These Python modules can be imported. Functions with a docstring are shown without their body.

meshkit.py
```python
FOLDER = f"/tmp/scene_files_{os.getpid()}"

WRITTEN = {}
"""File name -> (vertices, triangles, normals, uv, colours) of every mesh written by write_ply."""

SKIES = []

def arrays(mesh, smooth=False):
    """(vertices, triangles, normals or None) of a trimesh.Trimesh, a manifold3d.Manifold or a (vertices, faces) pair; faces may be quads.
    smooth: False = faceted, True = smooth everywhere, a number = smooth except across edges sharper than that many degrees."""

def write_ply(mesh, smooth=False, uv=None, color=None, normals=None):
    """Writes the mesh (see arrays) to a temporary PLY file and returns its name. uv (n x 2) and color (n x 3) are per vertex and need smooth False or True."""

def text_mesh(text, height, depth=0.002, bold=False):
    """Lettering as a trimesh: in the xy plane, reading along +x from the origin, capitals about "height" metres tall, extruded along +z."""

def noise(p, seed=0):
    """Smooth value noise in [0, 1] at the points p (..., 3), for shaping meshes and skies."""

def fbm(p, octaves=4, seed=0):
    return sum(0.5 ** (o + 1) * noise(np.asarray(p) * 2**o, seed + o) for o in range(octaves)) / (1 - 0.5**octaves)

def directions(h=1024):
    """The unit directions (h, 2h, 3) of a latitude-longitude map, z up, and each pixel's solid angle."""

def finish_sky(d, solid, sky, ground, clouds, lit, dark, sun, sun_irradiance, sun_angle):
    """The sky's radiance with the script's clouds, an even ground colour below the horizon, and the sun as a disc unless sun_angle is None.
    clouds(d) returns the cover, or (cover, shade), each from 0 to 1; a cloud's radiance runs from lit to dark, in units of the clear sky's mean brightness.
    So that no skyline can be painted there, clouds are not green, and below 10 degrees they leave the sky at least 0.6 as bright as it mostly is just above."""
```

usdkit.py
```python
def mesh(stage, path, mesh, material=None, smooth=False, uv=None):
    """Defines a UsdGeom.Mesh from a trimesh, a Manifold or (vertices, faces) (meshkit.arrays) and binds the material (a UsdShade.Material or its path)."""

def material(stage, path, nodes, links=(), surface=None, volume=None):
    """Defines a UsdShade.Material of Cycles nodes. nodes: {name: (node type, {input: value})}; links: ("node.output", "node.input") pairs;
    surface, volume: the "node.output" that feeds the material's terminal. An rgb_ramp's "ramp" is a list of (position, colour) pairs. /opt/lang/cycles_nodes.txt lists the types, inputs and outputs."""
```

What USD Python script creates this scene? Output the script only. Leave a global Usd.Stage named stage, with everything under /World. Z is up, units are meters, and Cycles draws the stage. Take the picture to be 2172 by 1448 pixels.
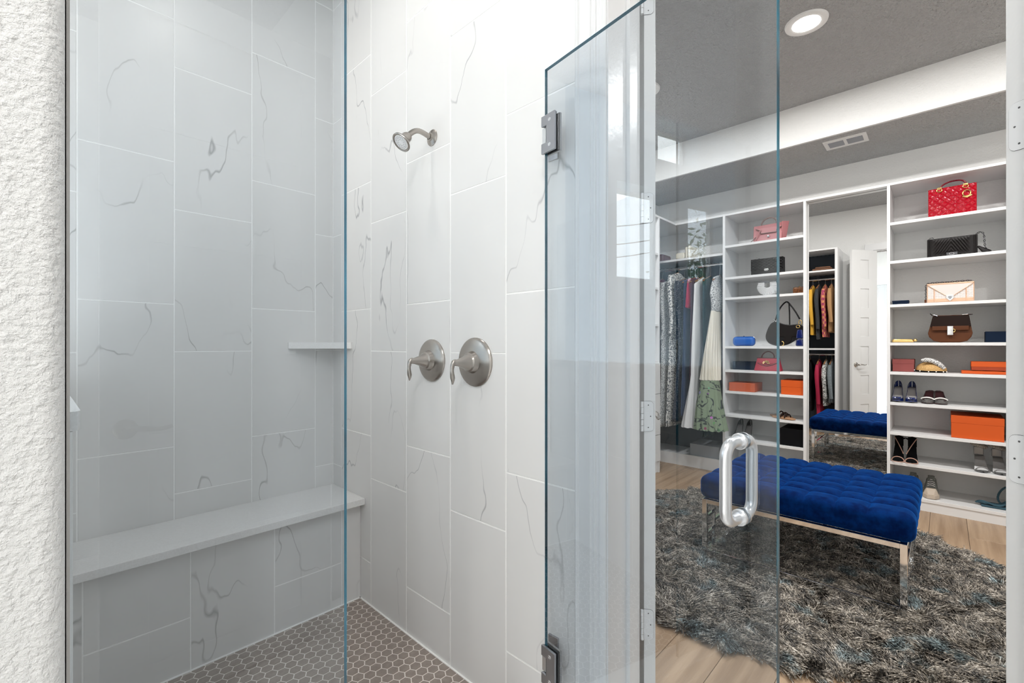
import math
import numpy as np
import trimesh
import manifold3d as m3
from shapely.geometry import Polygon, Point, box as sbox
import meshkit
import usdkit
from pxr import Gf, Sdf, Usd, UsdGeom, UsdLux, UsdShade, Vt

stage = Usd.Stage.CreateInMemory()
UsdGeom.SetStageUpAxis(stage, "Z")
UsdGeom.SetStageMetersPerUnit(stage, 1.0)
UsdGeom.Xform.Define(stage, "/World")
UsdGeom.Scope.Define(stage, "/World/Looks")
rng = np.random.default_rng(7)
PI = math.pi

# ------------------------------------------------------------------ camera, sky, lamps, exposure
CAM_H, F_PX, YAW = 1.254, 964.5, math.radians(43.56)
cam = UsdGeom.Camera.Define(stage, "/World/camera")
cam.CreateHorizontalApertureAttr(36.0)
cam.CreateVerticalApertureAttr(24.0)
cam.CreateFocalLengthAttr(36.0 * F_PX / 2172)
cam.CreateVerticalApertureOffsetAttr(36.0 * 6.8 / 2172)
cam.CreateClippingRangeAttr(Gf.Vec2f(0.05, 200))
_m = Gf.Matrix4d(1).SetRotate(Gf.Rotation(Gf.Vec3d(1, 0, 0), 90) * Gf.Rotation(Gf.Vec3d(0, 0, 1), math.degrees(YAW) - 90))
_m.SetTranslateOnly(Gf.Vec3d(0, 0, CAM_H))
UsdGeom.Xformable(cam).AddTransformOp().Set(_m)
cam.CreateExposureAttr(0.0)

sky = UsdLux.DomeLight.Define(stage, "/World/sky")
sky.CreateColorAttr(Gf.Vec3f(1.0, 0.985, 0.955))
sky.CreateIntensityAttr(2.9)

CEIL = 3.13
WARM, COOL = (1.0, 0.985, 0.96), (1.0, 0.985, 0.965)
CLOSET_CANS = [(3.10, 0.583), (3.10, -0.43), (3.10, 1.60), (2.0, -1.0)]  # the last can is added and unseen, for more closet light
ADDED_BATH_CANS = [(0.42, 0.36), (-0.65, -0.45), (-1.7, -0.3)]  # unseen bathroom cans, added to brighten the room and the shower
SHOWER_CAN = (0.52, 1.52)


def can_light(name, x, y, power, color, r=0.066):
    l = UsdLux.DiskLight.Define(stage, "/World/" + name)
    l.CreateRadiusAttr(r)
    l.CreateIntensityAttr(power)
    l.CreateColorAttr(Gf.Vec3f(*color))
    UsdGeom.Xformable(l).AddTranslateOp().Set(Gf.Vec3d(x, y, CEIL - 0.017))


for i, p in enumerate(CLOSET_CANS):
    can_light("closet_lamp_%03d" % i, *p, 600, WARM)
for i, p in enumerate(ADDED_BATH_CANS):
    can_light("bath_lamp_%03d" % i, *p, (110, 600, 660)[i], COOL)
can_light("shower_lamp", *SHOWER_CAN, 85, (1.0, 0.95, 0.89))

# ------------------------------------------------------------------ materials
LOOKS = {}


def look(name, nodes, links=(), surface="p.BSDF", volume=None):
    LOOKS[name] = usdkit.material(stage, "/World/Looks/" + name, nodes, links, surface=surface, volume=volume)
    return LOOKS[name]


def plain(name, color, rough=0.5, metal=0.0, bump=None, **kw):
    nodes = {"p": ("principled_bsdf", {"base_color": color, "roughness": rough, "metallic": metal, **kw})}
    links = []
    if bump:
        scale, dist, detail = bump
        nodes["g"] = ("geometry", {})
        nodes["n"] = ("noise_texture", {"scale": scale, "detail": detail, "roughness": 0.6})
        nodes["b"] = ("bump", {"strength": 1.0, "distance": dist})
        links = [("g.position", "n.vector"), ("n.fac", "b.height"), ("b.normal", "p.normal")]
    return look(name, nodes, links)


def varied(name, c1, c2, scale, rough=0.5, detail=3, metal=0.0, stretch=(1, 1, 1), lo=0.35, hi=0.65, bump=0.0, obj=True, **kw):
    """Two colours mixed by noise, offset per object."""
    nodes = {"g": ("geometry", {}), "o": ("object_info", {}), "k": ("math", {"math_type": "multiply", "value2": 57.0 if obj else 0.0}),
             "c": ("combine_xyz", {}), "m": ("mapping", {"scale": stretch}), "a": ("vector_math", {"math_type": "add"}),
             "n": ("noise_texture", {"scale": scale, "detail": detail, "roughness": 0.6}),
             "r": ("rgb_ramp", {"ramp": [(lo, c1), (hi, c2)]}),
             "p": ("principled_bsdf", {"roughness": rough, "metallic": metal, **kw})}
    links = [("o.random", "k.value1"), ("k.value", "c.x"), ("k.value", "c.y"), ("g.position", "m.vector"), ("m.vector", "a.vector1"), ("c.vector", "a.vector2"),
             ("a.vector", "n.vector"), ("n.fac", "r.fac"), ("r.color", "p.base_color")]
    if bump:
        nodes["b"] = ("bump", {"strength": 1.0, "distance": bump})
        links += [("n.fac", "b.height"), ("b.normal", "p.normal")]
    return look(name, nodes, links)


# marble-look porcelain: thin broken grey veins, different on every tile
look("marble_tile", {
    "g": ("geometry", {}), "o": ("object_info", {}), "k": ("math", {"math_type": "multiply", "value2": 91.0}), "c": ("combine_xyz", {}),
    "m": ("mapping", {"scale": (1.9, 1.9, 0.7), "rotation": (0.35, 0.35, 0.0)}), "a": ("vector_math", {"math_type": "add"}),
    "n": ("noise_texture", {"scale": 1.0, "detail": 4.5, "roughness": 0.46, "distortion": 0.05}),
    "s": ("math", {"math_type": "subtract", "value2": 0.5}), "ab": ("math", {"math_type": "absolute"}),
    "v": ("map_range", {"from_min": 0.0, "from_max": 0.0027, "to_min": 1.0, "to_max": 0.0, "clamp": True}),
    "n2": ("noise_texture", {"scale": 2.4, "detail": 2, "roughness": 0.5}),
    "mk": ("map_range", {"from_min": 0.43, "from_max": 0.62, "to_min": 0.0, "to_max": 0.85, "clamp": True}),
    "mu": ("math", {"math_type": "multiply"}),
    "n3": ("noise_texture", {"scale": 1.6, "detail": 2}),
    "base": ("rgb_ramp", {"ramp": [(0.3, (0.765, 0.76, 0.75)), (0.7, (0.80, 0.795, 0.785))]}),
    "x": ("mix_color", {"b": (0.36, 0.36, 0.37)}),
    "p": ("principled_bsdf", {"roughness": 0.33, "specular_ior_level": 0.35})},
    [("o.random", "k.value1"), ("k.value", "c.x"), ("k.value", "c.z"), ("g.position", "m.vector"), ("m.vector", "a.vector1"), ("c.vector", "a.vector2"),
     ("a.vector", "n.vector"), ("n.fac", "s.value1"), ("s.value", "ab.value1"), ("ab.value", "v.value"), ("a.vector", "n2.vector"), ("n2.fac", "mk.value"),
     ("v.result", "mu.value1"), ("mk.result", "mu.value2"), ("a.vector", "n3.vector"), ("n3.fac", "base.fac"), ("base.color", "x.a"), ("mu.value", "x.fac"),
     ("x.result", "p.base_color")])
plain("wall_grout", (0.97, 0.965, 0.95), 0.8)
varied("hex_tile", (0.29, 0.24, 0.21), (0.35, 0.295, 0.26), 30, 0.38, bump=0.0004)
plain("floor_grout", (0.86, 0.80, 0.76), 0.85)
varied("quartz", (0.80, 0.79, 0.78), (0.86, 0.855, 0.845), 220, 0.3, detail=2)
plain("stucco_paint", (0.73, 0.727, 0.718), 0.75, bump=(95, 0.007, 4))
plain("smooth_paint", (0.86, 0.855, 0.845), 0.6, bump=(160, 0.0012, 2))
plain("closet_paint", (0.84, 0.84, 0.83), 0.7, bump=(70, 0.003, 3))
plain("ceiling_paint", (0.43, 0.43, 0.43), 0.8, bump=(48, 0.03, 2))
plain("soffit_shade_paint", (0.47, 0.47, 0.47), 0.8, bump=(48, 0.025, 2))  # shade of the soffit underside put into a darker grey than its face
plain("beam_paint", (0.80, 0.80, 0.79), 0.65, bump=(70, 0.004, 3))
plain("slate_shade_board", (0.018, 0.028, 0.042), 0.6)  # dark wardrobe backs; shade under the corner shelf is put into this colour
plain("bath_paint", (0.82, 0.82, 0.81), 0.7)
plain("tub_blue_light_paint", (0.52, 0.61, 0.69), 0.55)  # blue daylight on a white wall, put into the wall colour
plain("trim_paint", (0.77, 0.775, 0.78), 0.28, bump=(40, 0.0006, 2))
plain("door_paint", (0.74, 0.74, 0.735), 0.35, bump=(50, 0.0006, 2))
plain("melamine", (0.77, 0.77, 0.77), 0.35)
varied("oak_plank", (0.25, 0.16, 0.095), (0.47, 0.335, 0.22), 3.0, 0.42, detail=6, stretch=(0.35, 7, 7), lo=0.3, hi=0.72, bump=0.001)
varied("gray_plank", (0.64, 0.63, 0.61), (0.80, 0.79, 0.77), 3.0, 0.35, detail=6, stretch=(0.35, 7, 7), obj=False)
plain("brushed_nickel", (0.43, 0.40, 0.37), 0.24, 1.0, anisotropic=0.5)
plain("satin_steel", (0.80, 0.81, 0.83), 0.3, 1.0)
plain("channel_metal", (0.42, 0.41, 0.40), 0.4, 1.0)
plain("pewter", (0.40, 0.40, 0.42), 0.38, 1.0)
plain("dark_gasket", (0.012, 0.012, 0.014), 0.5)
plain("chrome", (0.86, 0.87, 0.88), 0.06, 1.0)
plain("mirror_silver", (0.90, 0.905, 0.90), 0.005, 1.0)
plain("gold", (0.92, 0.66, 0.26), 0.2, 1.0)
plain("silver", (0.80, 0.80, 0.80), 0.2, 1.0)
plain("gunmetal", (0.14, 0.14, 0.15), 0.28, 1.0)
plain("screw_dark", (0.12, 0.12, 0.12), 0.4, 0.6)
plain("plank_seam_base", (0.10, 0.10, 0.10), 0.9)  # dark floor base showing in the seams between planks
look("clear_glass", {
    "f": ("fresnel", {"IOR": 1.5}), "g": ("geometry", {}), "i": ("math", {"math_type": "subtract", "value1": 1.0}),
    "m": ("math", {"math_type": "multiply"}), "k": ("math", {"math_type": "multiply", "value2": 1.9, "use_clamp": True}),
    "t": ("transparent_bsdf", {"color": (0.885, 0.907, 0.926)}), "s": ("glossy_bsdf", {"color": (0.93, 0.98, 1.0), "roughness": 0.0}), "x": ("mix_closure", {})},
    [("g.backfacing", "i.value2"), ("f.fac", "m.value1"), ("i.value", "m.value2"), ("m.value", "k.value1"), ("k.value", "x.fac"), ("t.BSDF", "x.closure1"), ("s.BSDF", "x.closure2")],
    surface="x.closure")
varied("glass_edge", (0.0, 0.06, 0.10), (0.01, 0.22, 0.33), 1.5, 0.12, stretch=(1, 1, 3), specular_ior_level=0.8)
plain("lamp_lens", (1, 1, 1), 0.5, emission_color=(1.0, 0.97, 0.92), emission_strength=14.0)
look("velvet_blue", {
    "g": ("geometry", {}), "n": ("noise_texture", {"scale": 22.0, "detail": 4, "roughness": 0.65}), "r": ("rgb_ramp", {"ramp": [(0.35, (0.0004, 0.008, 0.055)), (0.68, (0.0008, 0.024, 0.125))]}),
    "p": ("principled_bsdf", {"roughness": 0.75, "sheen_weight": 1.0, "sheen_roughness": 0.3, "sheen_tint": (0.0, 0.13, 0.52), "specular_ior_level": 0.03})},
    [("g.position", "n.vector"), ("n.fac", "r.fac"), ("r.color", "p.base_color")])
look("shag_pile", {
    "g": ("geometry", {}), "n": ("noise_texture", {"scale": 16.0, "detail": 3, "roughness": 0.7}), "n2": ("noise_texture", {"scale": 110.0, "detail": 2}),
    "m": ("math", {"math_type": "add"}), "h": ("math", {"math_type": "multiply", "value2": 0.5}),
    "r": ("rgb_ramp", {"ramp": [(0.38, (0.018, 0.017, 0.016)), (0.47, (0.10, 0.088, 0.075)), (0.55, (0.33, 0.29, 0.24)), (0.64, (0.68, 0.63, 0.56))]}),
    "n3": ("noise_texture", {"scale": 7.5, "detail": 2}), "b": ("map_range", {"from_min": 0.56, "from_max": 0.66, "to_min": 0.0, "to_max": 0.75, "clamp": True}),
    "x": ("mix_color", {"blend_type": "multiply", "b": (0.42, 0.75, 1.0)}),  # blue tint on some clumps paints in the bluish daylight glints
    "p": ("principled_bsdf", {"roughness": 0.34, "specular_ior_level": 0.7})},
    [("g.position", "n.vector"), ("g.position", "n2.vector"), ("n.fac", "m.value1"), ("n2.fac", "m.value2"), ("m.value", "h.value1"), ("h.value", "r.fac"),
     ("g.position", "n3.vector"), ("n3.fac", "b.value"), ("r.color", "x.a"), ("b.result", "x.fac"), ("x.result", "p.base_color")])
plain("rug_backing", (0.06, 0.055, 0.05), 0.95)
plain("leaf_green", (0.05, 0.16, 0.07), 0.5)
plain("lawn", (0.09, 0.12, 0.06), 0.95)
plain("bark", (0.12, 0.09, 0.06), 0.9)
plain("cable_black", (0.03, 0.03, 0.03), 0.7)
P = plain
P("patent_red", (0.42, 0.0, 0.012), 0.09)
P("red_strap", (0.16, 0.0, 0.012), 0.2)
P("black_leather", (0.005, 0.005, 0.006), 0.42, specular_ior_level=0.3)
P("charcoal_leather", (0.011, 0.009, 0.009), 0.40, specular_ior_level=0.2)
P("navy_card", (0.002, 0.010, 0.028), 0.6, specular_ior_level=0.15)
P("rose_gold", (0.80, 0.52, 0.36), 0.3, 0.6)
P("pearl_leather", (0.78, 0.70, 0.66), 0.3, 0.2)
P("brown_leather", (0.095, 0.032, 0.012), 0.5, specular_ior_level=0.2)
P("dark_brown_leather", (0.014, 0.006, 0.004), 0.5, specular_ior_level=0.15)
P("maroon_card", (0.25, 0.055, 0.05), 0.6)
P("orange_card", (0.62, 0.085, 0.002), 0.55)
P("rust_card", (0.52, 0.10, 0.035), 0.6)
P("dark_orange_card", (0.34, 0.040, 0.003), 0.55)
P("black_card", (0.003, 0.003, 0.004), 0.6, specular_ior_level=0.15)
P("pink_leather", (0.46, 0.18, 0.19), 0.42)
P("taupe_leather", (0.16, 0.10, 0.09), 0.45)
P("raspberry_leather", (0.34, 0.018, 0.045), 0.4)
P("burgundy_leather", (0.09, 0.006, 0.015), 0.4)
P("acrylic_white", (0.80, 0.80, 0.80), 0.25)
varied("cobalt_straw", (0.0, 0.05, 0.30), (0.0, 0.16, 0.60), 260, 0.45)
varied("croc_brown", (0.07, 0.022, 0.008), (0.20, 0.075, 0.022), 90, 0.3)
varied("straw", (0.48, 0.27, 0.09), (0.66, 0.42, 0.17), 120, 0.75)
varied("bw_tweed", (0.04, 0.04, 0.04), (0.85, 0.84, 0.82), 190, 0.85, lo=0.42, hi=0.52)
P("navy_patent", (0.004, 0.014, 0.10), 0.12, coat_weight=1.0)
P("gray_insole", (0.22, 0.21, 0.21), 0.6)
varied("gray_glitter", (0.05, 0.05, 0.05), (0.20, 0.19, 0.18), 300, 0.35)
P("maroon_insole", (0.055, 0.012, 0.016), 0.5)
P("black_suede", (0.005, 0.005, 0.006), 0.9, specular_ior_level=0.1)
P("nude_leather", (0.50, 0.29, 0.22), 0.45)
P("silver_leather", (0.25, 0.25, 0.25), 0.3, 0.7)
varied("crystal_cuff", (0.05, 0.045, 0.04), (0.55, 0.50, 0.44), 240, 0.3)
varied("sneaker_mesh", (0.08, 0.085, 0.08), (0.17, 0.18, 0.17), 200, 0.8)
P("sneaker_sand", (0.50, 0.42, 0.34), 0.75)
P("teal_cord", (0.03, 0.08, 0.11), 0.8)
P("tan_leather", (0.40, 0.22, 0.12), 0.5)
P("pearl", (0.86, 0.84, 0.80), 0.2)
P("box_gray", (0.30, 0.32, 0.34), 0.7)
P("cream_cloth", (0.72, 0.68, 0.58), 0.85)
P("white_cloth", (0.72, 0.72, 0.72), 0.85)
P("navy_cloth", (0.008, 0.018, 0.045), 0.8)
P("blue_cloth", (0.012, 0.035, 0.10), 0.75)
P("teal_sequin", (0.01, 0.05, 0.06), 0.3, 0.3)
P("magenta_cloth", (0.42, 0.012, 0.07), 0.7)
P("purple_cloth", (0.10, 0.022, 0.06), 0.75)
varied("silver_lace", (0.10, 0.11, 0.12), (0.70, 0.71, 0.70), 130, 0.6, lo=0.42, hi=0.55)
varied("lattice_lace", (0.06, 0.07, 0.09), (0.75, 0.74, 0.70), 70, 0.6, lo=0.44, hi=0.52)
varied("beaded_navy", (0.006, 0.012, 0.03), (0.25, 0.26, 0.28), 110, 0.4, lo=0.55, hi=0.66)
varied("snake_print", (0.06, 0.025, 0.02), (0.60, 0.55, 0.48), 60, 0.6, lo=0.45, hi=0.55)
P("yellow_wool", (0.62, 0.33, 0.03), 0.85)
varied("black_boucle", (0.006, 0.006, 0.008), (0.05, 0.055, 0.06), 180, 0.9)
P("camel_wool", (0.36, 0.20, 0.085), 0.85)
P("brown_wool", (0.14, 0.065, 0.035), 0.85)
P("black_wool", (0.007, 0.007, 0.009), 0.9)
P("crimson_wool", (0.36, 0.006, 0.045), 0.75)
varied("check_wool", (0.05, 0.05, 0.05), (0.72, 0.72, 0.70), 85, 0.85, lo=0.44, hi=0.54)
varied("gray_denim", (0.10, 0.12, 0.13), (0.22, 0.25, 0.27), 160, 0.85)
P("wood_hanger", (0.30, 0.13, 0.05), 0.4)
look("pink_tweed", {
    "g": ("geometry", {}), "m": ("mapping", {"scale": (28, 28, 28)}), "w": ("checker_texture", {"scale": 1.0, "color1": (0.70, 0.30, 0.06), "color2": (0.30, 0.01, 0.06)}),
    "n": ("noise_texture", {"scale": 140.0}), "r": ("rgb_ramp", {"ramp": [(0.45, (0.10, 0.02, 0.05)), (0.58, (0.60, 0.16, 0.24))]}), "x": ("mix_color", {"fac": 0.45}),
    "p": ("principled_bsdf", {"roughness": 0.9})},
    [("g.position", "m.vector"), ("m.vector", "w.vector"), ("g.position", "n.vector"), ("n.fac", "r.fac"), ("w.color", "x.a"), ("r.color", "x.b"), ("x.result", "p.base_color")])
look("bird_print", {
    "g": ("geometry", {}), "n": ("noise_texture", {"scale": 7.0, "detail": 3, "distortion": 1.0}), "s": ("math", {"math_type": "subtract", "value2": 0.5}), "ab": ("math", {"math_type": "absolute"}),
    "v": ("map_range", {"from_min": 0.012, "from_max": 0.03, "to_min": 1.0, "to_max": 0.0, "clamp": True}),
    "vo": ("voronoi_texture", {"scale": 17.0}), "sp": ("map_range", {"from_min": 0.20, "from_max": 0.24, "to_min": 1.0, "to_max": 0.0, "clamp": True}),
    "h": ("hsv", {"saturation": 1.1, "value": 0.55}), "x1": ("mix_color", {"a": (0.20, 0.26, 0.17), "b": (0.02, 0.03, 0.03)}), "x2": ("mix_color", {}),
    "n2": ("noise_texture", {"scale": 4.0}), "mk": ("map_range", {"from_min": 0.52, "from_max": 0.56, "clamp": True}), "mu": ("math", {"math_type": "multiply"}),
    "p": ("principled_bsdf", {"roughness": 0.8})},
    [("g.position", "n.vector"), ("n.fac", "s.value1"), ("s.value", "ab.value1"), ("ab.value", "v.value"), ("g.position", "vo.vector"), ("vo.distance", "sp.value"), ("vo.color", "h.color"),
     ("v.result", "x1.fac"), ("x1.result", "x2.a"), ("h.color", "x2.b"), ("g.position", "n2.vector"), ("n2.fac", "mk.value"), ("sp.result", "mu.value1"), ("mk.result", "mu.value2"), ("mu.value", "x2.fac"), ("x2.result", "p.base_color")])

# ------------------------------------------------------------------ mesh helpers
def tm(v, f):
    return trimesh.Trimesh(np.asarray(v, float), np.asarray(f, int), process=False)


def cat(*ms):
    out = []
    for m in ms:
        out += list(m) if isinstance(m, (list, tuple)) else [m]
    return trimesh.util.concatenate(out) if len(out) > 1 else out[0]


def mani(m):
    x = m.to_mesh()
    return tm(x.vert_properties[:, :3], x.tri_verts)


_BF = [[0, 2, 1], [0, 3, 2], [4, 5, 6], [4, 6, 7], [0, 1, 5], [0, 5, 4], [1, 2, 6], [1, 6, 5], [2, 3, 7], [2, 7, 6], [3, 0, 4], [3, 4, 7]]


def bx(x0, y0, z0, x1, y1, z1):
    x0, x1 = sorted((x0, x1)); y0, y1 = sorted((y0, y1)); z0, z1 = sorted((z0, z1))
    return tm([(x0, y0, z0), (x1, y0, z0), (x1, y1, z0), (x0, y1, z0), (x0, y0, z1), (x1, y0, z1), (x1, y1, z1), (x0, y1, z1)], _BF)


def rb(x0, y0, z0, x1, y1, z1, r=0.003, n=8):
    """Box with rounded edges."""
    r = min(r, abs(x1 - x0) / 2.05, abs(y1 - y0) / 2.05, abs(z1 - z0) / 2.05)
    s = m3.Manifold.sphere(r, n)
    return mani(m3.Manifold.batch_hull([s.translate((x, y, z)) for x in (min(x0, x1) + r, max(x0, x1) - r) for y in (min(y0, y1) + r, max(y0, y1) - r) for z in (min(z0, z1) + r, max(z0, z1) - r)]))


def hull(pts, r=0.003, n=8):
    """Hull of small spheres at the points; a point may carry its own radius."""
    return mani(m3.Manifold.batch_hull([m3.Manifold.sphere(p[3] if len(p) > 3 else r, n).translate(tuple(map(float, p[:3]))) for p in pts]))


def tube(pts, r, n=10, close=False, cap=True):
    pts = np.asarray(pts, float)
    r = np.broadcast_to(r, (len(pts),)) if np.ndim(r) < 2 else r
    t = np.gradient(pts, axis=0) if not close else np.roll(pts, -1, 0) - np.roll(pts, 1, 0)
    t /= np.maximum(np.linalg.norm(t, axis=1, keepdims=True), 1e-9)
    up = np.array([0, 0, 1.0]) if abs(t[0][2]) < 0.9 else np.array([1.0, 0, 0])
    u = np.cross(t[0], up); u /= np.linalg.norm(u)
    rings = []
    for i in range(len(pts)):
        u = u - t[i] * (u @ t[i]); u /= np.linalg.norm(u)
        w = np.cross(t[i], u)
        a = np.arange(n) / n * 2 * PI
        rings.append(pts[i] + r[i] * (np.cos(a)[:, None] * u + np.sin(a)[:, None] * w))
    v = np.vstack(rings); f = []
    m = len(pts)
    for i in range(m if close else m - 1):
        for k in range(n):
            a, b = i * n + k, i * n + (k + 1) % n
            c, d = ((i + 1) % m) * n + k, ((i + 1) % m) * n + (k + 1) % n
            f += [[a, b, d], [a, d, c]]
    if cap and not close:
        v = np.vstack([v, pts[0], pts[-1]]); c0, c1 = len(v) - 2, len(v) - 1
        for k in range(n):
            f += [[c0, (k + 1) % n, k], [c1, (m - 1) * n + k, (m - 1) * n + (k + 1) % n]]
    return tm(v, f)


def spline(pts, n=24):
    from scipy.interpolate import CubicSpline
    pts = np.asarray(pts, float)
    d = np.r_[0, np.cumsum(np.linalg.norm(np.diff(pts, axis=0), axis=1))]
    return CubicSpline(d, pts)(np.linspace(0, d[-1], n))


def lathe(prof, n=28, o=(0, 0, 0), axis=(0, 0, 1)):
    """prof: (radius, height) pairs turned about the axis at o."""
    prof = np.asarray(prof, float); a = np.arange(n) / n * 2 * PI
    v = np.stack([prof[:, :1] * np.cos(a), prof[:, :1] * np.sin(a), np.repeat(prof[:, 1:], n, 1)], -1).reshape(-1, 3)
    f = []
    for i in range(len(prof) - 1):
        for k in range(n):
            p, q = i * n + k, i * n + (k + 1) % n
            f += [[p, q, q + n], [p, q + n, p + n]]
    m = tm(v, f)
    m.apply_transform(trimesh.geometry.align_vectors([0, 0, 1], np.asarray(axis, float) / np.linalg.norm(axis)))
    m.apply_translation(o)
    return m


def ext(poly, h, plane="xy", o=(0, 0, 0)):
    """Extrude a shapely polygon: 'xy' up z; 'xz' the polygon's (x, y) become (x, z), depth along +y; 'yz' become (y, z), depth along +x."""
    m = trimesh.creation.extrude_polygon(poly if isinstance(poly, Polygon) else Polygon(poly), h, engine="earcut")
    v = np.array(m.vertices); f = np.array(m.faces)
    if plane == "xz":
        v = v[:, [0, 2, 1]]; f = f[:, ::-1]
    elif plane == "yz":
        v = v[:, [2, 0, 1]]
    m = tm(v, f); m.apply_translation(o)
    return m


def relief(w, h, nx, ny, fn, back=0.0, o=(0, 0, 0)):
    """Panel in xz facing -y, centred in x from z=0 up; fn(u, v) in metres stands proud towards -y."""
    u, v = np.meshgrid(np.linspace(0, 1, nx), np.linspace(0, 1, ny), indexing="ij")
    V = np.stack([(u - 0.5) * w, -fn(u, v), v * h], -1).reshape(-1, 3)
    f = []
    for i in range(nx - 1):
        a = i * ny + np.arange(ny - 1)
        f += [np.stack([a, a + ny, a + ny + 1], 1), np.stack([a, a + ny + 1, a + 1], 1)]
    m = tm(V, np.vstack(f)); m.apply_translation(o)
    b = bx(-w / 2, 0, 0, w / 2, back if back else 0.004, h); b.apply_translation(o)
    return cat(m, b)


def mv(m, x=0, y=0, z=0, rz=0, rx=0, ry=0):
    m = m.copy()
    for a, d in ((rx, (1, 0, 0)), (ry, (0, 1, 0)), (rz, (0, 0, 1))):
        if a:
            m.apply_transform(trimesh.transformations.rotation_matrix(a, d))
    m.apply_translation((x, y, z))
    return m


# ------------------------------------------------------------------ scene helpers
USED = {}


def fresh(parent, name):
    k = USED.get((parent, name), 0); USED[(parent, name)] = k + 1
    return "%s/%s" % (parent, name) if k == 0 else "%s/%s_%03d" % (parent, name, k)


def keys(prim, **kw):
    for k, v in kw.items():
        if v:
            prim.SetCustomDataByKey(k, v)


class Thing:
    def __init__(self, name, label, cat_=None, loc=(0, 0, 0), rz=0.0, group=None, kind=None):
        self.path = fresh("/World", name); self.loc = np.array(loc, float); self.rz = rz
        x = UsdGeom.Xform.Define(stage, self.path)
        x.AddTranslateOp().Set(Gf.Vec3d(*map(float, loc)))
        if rz:
            x.AddRotateZOp().Set(float(rz))
        self.prim = x.GetPrim()
        keys(self.prim, label=label, category=cat_, group=group, kind=kind)

    def part(self, name, mesh, mat, smooth=30, label=None, kind=None, parent=None, world=False):
        mesh = cat(mesh) if isinstance(mesh, (list, tuple)) else mesh
        if world:
            mesh = mesh.copy(); mesh.apply_translation(-self.loc)
        p = fresh(parent or self.path, name)
        m = usdkit.mesh(stage, p, mesh, LOOKS[mat], smooth=smooth)
        keys(m.GetPrim(), label=label, kind=kind)
        return p


def structure(name, mesh, mat, label, cat_="wall", smooth=False):
    t = fresh("/World", name)
    m = usdkit.mesh(stage, t, cat(mesh) if isinstance(mesh, (list, tuple)) else mesh, LOOKS[mat], smooth=smooth)
    keys(m.GetPrim(), label=label, category=cat_, kind="structure")
    return t


def solo(name, mesh, mat, label, cat_, group=None, smooth=30, kind=None, loc=None):
    """A thing that is one mesh, its origin at its base."""
    mesh = cat(mesh) if isinstance(mesh, (list, tuple)) else mesh.copy()
    b = mesh.bounds
    loc = np.array([(b[0][0] + b[1][0]) / 2, (b[0][1] + b[1][1]) / 2, b[0][2]]) if loc is None else np.array(loc)
    mesh.apply_translation(-loc)
    p = fresh("/World", name)
    m = usdkit.mesh(stage, p, mesh, LOOKS[mat], smooth=smooth)
    m.AddTranslateOp().Set(Gf.Vec3d(*map(float, loc)))
    keys(m.GetPrim(), label=label, category=cat_, group=group, kind=kind)
    return p


def child(parent, name, mesh, mat, smooth=False, label=None, kind=None):
    m = usdkit.mesh(stage, fresh(parent, name), cat(mesh) if isinstance(mesh, (list, tuple)) else mesh, LOOKS[mat], smooth=smooth)
    keys(m.GetPrim(), label=label, kind=kind)
    return m


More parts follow.
